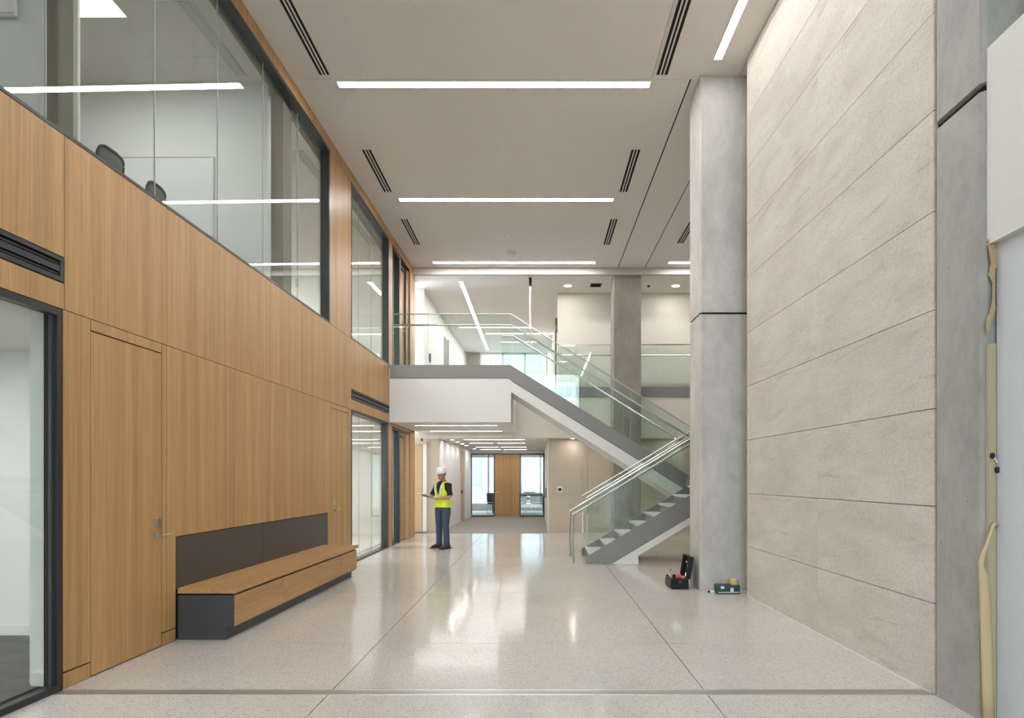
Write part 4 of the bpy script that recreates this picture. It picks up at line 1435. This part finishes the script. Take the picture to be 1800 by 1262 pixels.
vest_band(1.075, 1.125)
for s in (-1, 1):
    bm = new_bm()
    rows = []
    for z, y in ((1.12, .132), (1.2, .134), (1.28, .138), (1.36, .133), (1.41, .119), (1.448, .104)):
        x = s * (0.055 + 0.06 * max(0, (z - 1.12)) / .33)
        rows.append([bm.verts.new((x - .022, y * (0.99), z)), bm.verts.new((x + .022, y * (0.985), z))])
    for a, b in zip(rows, rows[1:]):
        bm.faces.new((a[0], a[1], b[1], b[0]))
    o = put('reflective_band', bm, 'reflective_tape', ve, local=True, label='silver reflective band')
    s_ = o.modifiers.new('thick', 'SOLIDIFY')
    s_.thickness = 0.006
# boots
for x, fy in ((-.146, .022), (.146, -.03)):
    bm = new_bm()
    limb(bm, [(x, fy - .075, .05), (x, fy - .05, .055), (x, fy + .03, .058), (x * 1.05, fy + .11, .045), (x * 1.08, fy + .175, .036)],
         [(.030, .040), (.040, .050), (.042, .052), (.046, .036), (.030, .026)], 14)
    limb(bm, [(x, fy - .02, .05), (x, fy - .02, .14)], [.046, .046], 14)
    bo = cloth('boot', bm, 'boot_leather', 0.006, 3)
    put('sole', prism(new_bm(), [(x - .038, fy - .10), (x + .038, fy - .10), (x + .045, fy), (x * 1.06 + .052, fy + .10), (x * 1.08 + .03, fy + .205), (x * 1.08 - .03, fy + .205), (x * 1.06 - .052, fy + .10), (x - .045, fy)], 0.0, 0.022,
                        lambda p, q, z: (p, q, z)), 'boot_sole', bo, local=True)
# head details
bm = new_bm()
blob(bm, H((0, -0.012, 0.150)), (0.079, 0.088, 0.085), HT.to_3x3().to_4x4())
for v in list(bm.verts):
    q = HT.inverted() @ v.co
    if q.z < 0.085 or (q.y > 0.030 and q.z < 0.19):
        bm.verts.remove(v)
put('hair', bm, 'hair', pr, local=True, smooth=True)
for s in (-1, 1):
    e = new_bm()
    blob(e, H((s * 0.030, 0.086, 0.135)), (0.013, 0.010, 0.008), HT.to_3x3().to_4x4(), 2)
    eo = put('eye', e, 'eye_white', pr, local=True, smooth=True)
    e = new_bm()
    blob(e, H((s * 0.030, 0.0945, 0.134)), (0.006, 0.004, 0.006), HT.to_3x3().to_4x4(), 2)
    put('iris', e, 'hair', eo, local=True, smooth=True)
    e = new_bm()
    tube(e, [H((s * 0.012, 0.101, 0.153)), H((s * 0.032, 0.098, 0.158)), H((s * 0.050, 0.084, 0.152))], 0.005, 6)
    put('eyebrow', e, 'hair', pr, local=True)
e = new_bm()
tube(e, [H((-0.024, 0.090, 0.068)), H((0, 0.100, 0.069)), H((0.024, 0.090, 0.068))], [.004, .007, .004], 6)
put('mouth', e, 'lip', pr, local=True)
# hard hat
hm = new_bm()
n = 28
prof = [(1.0, 0.0), (0.99, 0.03), (0.95, 0.062), (0.84, 0.098), (0.64, 0.128), (0.36, 0.146), (0.06, 0.151)]
rings = []
for r, z in prof:
    rings.append([hm.verts.new(H((0.108 * r * math.cos(2 * math.pi * i / n), 0.0 + 0.132 * r * math.sin(2 * math.pi * i / n), 0.170 + z))) for i in range(n)])
loft(hm, rings)
ho = put('hard_hat', hm, 'helmet_white', pr, local=True, smooth=True, label='white hard hat')
hm = new_bm()
ri, ro = [], []
for i in range(n):
    a = 2 * math.pi * i / n
    c, s = math.cos(a), math.sin(a)
    e = 0.014 + (0.045 * max(0, s) ** 2)
    ri.append(hm.verts.new(H((0.106 * c, 0.130 * s, 0.178))))
    ro.append(hm.verts.new(H(((0.108 + .012) * c, (0.132 + e) * s, 0.170 - 0.006 * max(0, s)))))
for i in range(n):
    hm.faces.new((ri[i], ri[(i + 1) % n], ro[(i + 1) % n], ro[i]))
o = put('brim', hm, 'helmet_white', ho, local=True, smooth=True)
s_ = o.modifiers.new('thick', 'SOLIDIFY')
s_.thickness = 0.006
hm = new_bm()
tube(hm, [H((0, y, 0.170 + z)) for y, z in ((-0.118, 0.07), (-0.085, 0.118), (-0.04, 0.147), (0, 0.153), (0.04, 0.147), (0.085, 0.118), (0.118, 0.07))], (0.012), 8)
put('ridge', hm, 'helmet_white', ho, local=True, smooth=True)
# tablet in the hands
tm = Matrix.Translation((-2.08, 14.45, 0)) @ Matrix.Rotation(PZ, 4, 'Z')
tl = tm @ Vector((0.105, 0.445, 1.19))
tb = thing('tablet', 'small white tablet held in the hands of the person', 'tablet', tuple(tl), PZ)
tb.rotation_euler = (math.radians(12), 0, PZ + .1)
put('case', box(new_bm(), -0.125, 0.125, -0.09, 0.09, -0.006, 0.006, bevel=0.004), 'white_plastic', tb, local=True)
put('display', box(new_bm(), -0.112, 0.112, -0.078, 0.078, 0.006, 0.0075), 'screen', tb, local=True)

# ------------------------------------------------------------------ tools on the floor
tx = thing('toolbox', 'open black toolbox with lid up beside the front column', 'toolbox', (1.99, 9.29, 0.0), 0.0)
bm = new_bm()
w_, d_, h_ = 0.118, 0.195, 0.150
for a in ((-w_, w_, -d_, d_, 0.0, 0.012), (-w_, w_, -d_, -d_ + .012, .012, h_), (-w_, w_, d_ - .012, d_, .012, h_), (-w_, -w_ + .012, -d_ + .012, d_ - .012, .012, h_), (w_ - .012, w_, -d_ + .012, d_ - .012, .012, h_)):
    box(bm, *a)
put('body', bm, 'black_plastic', tx, local=True)
bm = new_bm()
lidm = Matrix.Translation((w_ + .01, 0, h_ - .01)) @ Matrix.Rotation(math.radians(9), 4, 'Y')
t_ = new_bm()
box(t_, 0.0, 0.015, -d_, d_, 0.0, 0.31)
box(t_, -0.05, 0.0, -d_, -d_ + .012, 0, 0.31)
box(t_, -0.05, 0.0, d_ - .012, d_, 0, 0.31)
box(t_, -0.05, 0.0, -d_ + .012, d_ - .012, 0.298, 0.31)
bmesh.ops.transform(t_, matrix=lidm, verts=t_.verts[:])
merge(bm, t_)
lid = put('lid', bm, 'black_plastic', tx, local=True)
for y, z, sz in ((-.08, .25, .035), (-.02, .17, .030), (.09, .21, .03), (-.10, .10, .022)):
    t_ = new_bm()
    box(t_, -0.012, 0.0, y - sz / 2, y + sz / 2, z - sz / 2, z + sz / 2, bevel=.004)
    bmesh.ops.transform(t_, matrix=lidm, verts=t_.verts[:])
    put('clip', t_, 'vent_trim', lid, local=True)
put('latch', box(new_bm(), -.02, .02, -d_ - .008, -d_, .085, .13, bevel=.003), 'charcoal_metal', tx, local=True)
put('tray_rim', box(new_bm(), -w_ - .006, -w_, -d_, d_, h_ - .03, h_ - .01), 'charcoal_metal', tx, local=True)
for k in range(3):
    put('side_pocket', box(new_bm(), -w_ - .02, -w_, -d_ + .02 + k * .125, -d_ + .12 + k * .125, .03, .11, bevel=.006), 'charcoal_metal', tx, local=True)
tmx = Matrix.Translation((1.99, 9.29, 0))


def tw(p):
    return tuple(tmx @ Vector(p))


t = thing('hammer', 'red headed mallet lying in the open toolbox', 'mallet', tw((-.005, -.09, .012)), 0.0)
put('head', tube(new_bm(), [(-.04, 0, .145), (-.035, 0, .145), (.035, 0, .145), (.04, 0, .145)], [.032, .040, .040, .032], 14), 'red_plastic', t, local=True)
put('grip', tube(new_bm(), [(0, .0, .13), (0, .03, 0.0)], .013, 8), 'black_plastic', t, local=True)
t = thing('screwdriver', 'pink handled screwdriver standing in the toolbox corner', 'screwdriver', tw((-.095, -.10, .012)), 0)
put('handle', tube(new_bm(), [(.0, 0, .13), (-.012, 0, .19), (-.02, 0, .235)], [.010, .017, .013], 10), 'pink_plastic', t, local=True)
put('shaft', tube(new_bm(), [(0.02, 0, 0), (0, 0, .13)], .004, 6), 'stainless', t, local=True)
t = thing('glue_bottle', 'small white bottle standing in the toolbox', 'bottle', tw((-.085, .05, .012)), 0)
put('bottle_body', lathe(new_bm(), [(.022, 0), (.022, .15), (.010, .18), (.010, .20)], n=12), 'white_plastic', t, local=True)
put('cap', lathe(new_bm(), [(.012, .20), (.008, .235), (.003, .235)], n=12), 'black_plastic', t, local=True)
t = thing('tape_measure', 'yellow tape measure in the open toolbox', 'tape measure', tw((.065, -.06, .012)), 0.3)
put('case', box(new_bm(), -.03, .03, -.02, .02, 0.07, 0.155, bevel=.01), 'tape_yellow', t, local=True)
put('foot', box(new_bm(), -.028, .028, -.018, .018, 0.0, 0.07), 'black_plastic', t, local=True)
t = thing('pliers', 'grey pliers lying in the open toolbox', 'pliers', tw((.092, -.12, .012)), 0.2)
for s in (-1, 1):
    put('handle', tube(new_bm(), [(s * .006, 0, .17), (s * .022, 0, .10), (s * .014, 0, 0.0)], [.007, .008, .006], 8), 'pink_plastic', t, local=True)
put('jaw', tube(new_bm(), [(0, 0, .165), (0, 0, .19), (0, 0, .215)], [.013, .012, .004], 8), 'stainless', t, local=True)

tc = thing('tool_case', 'small dark teal tool case on the floor at the stone wall end', 'tool case', (2.555, 8.80, 0.0), math.radians(0))
put('body', box(new_bm(), -.155, .155, -.08, .08, 0.0, .062, bevel=.008), 'teal_plastic', tc, local=True)
put('lid', box(new_bm(), -.155, .155, -.08, .08, .065, .118, bevel=.008), 'teal_plastic', tc, local=True)
put('label_patch', box(new_bm(), -.105, -.06, -.083, -.079, .07, .105), 'label_white', tc, local=True)
put('latch', box(new_bm(), .02, .065, -.088, -.079, .035, .085, bevel=.003), 'label_white', tc, local=True)
put('latch', box(new_bm(), -.04, -.005, -.088, -.079, .035, .085, bevel=.003), 'charcoal_metal', tc, local=True)
put('base_band', box(new_bm(), -.14, .14, -.083, -.079, .02, .03), 'vent_trim', tc, local=True)
t = thing('tape_roll', 'roll of yellow tape sitting on the teal tool case', 'tape roll', (2.645, 8.80, .118))
put('roll', lathe(new_bm(), [(.058, 0), (.060, .004), (.060, .074), (.058, .078), (.036, .078), (.036, 0)], n=24), 'tape_yellow', t, local=True)
put('core', lathe(new_bm(), [(.036, .001), (.036, .077), (.031, .077), (.031, .001)], n=20), 'label_white', t, local=True)
t = thing('plug', 'small white plug with dark tip left of the teal tool case', 'plug', (2.36, 8.82, 0))
put('shell', box(new_bm(), -.03, .03, -.02, .02, 0, .035, bevel=.006), 'cord_white', t, local=True)
put('tip', box(new_bm(), -.055, -.03, -.014, .014, .006, .03, bevel=.003), 'black_plastic', t, local=True)
t = tag(put('white_cord', tube(new_bm(), [(2.40, 8.90, .01), (2.55, 8.93, .01), (2.68, 8.94, .012), (2.735, 8.90, .012), (2.74, 8.84, .012), (2.735, 8.78, .012)], .010, 8), 'cord_white', smooth=True), 'short white cord on the floor behind the teal tool case', 'cord')
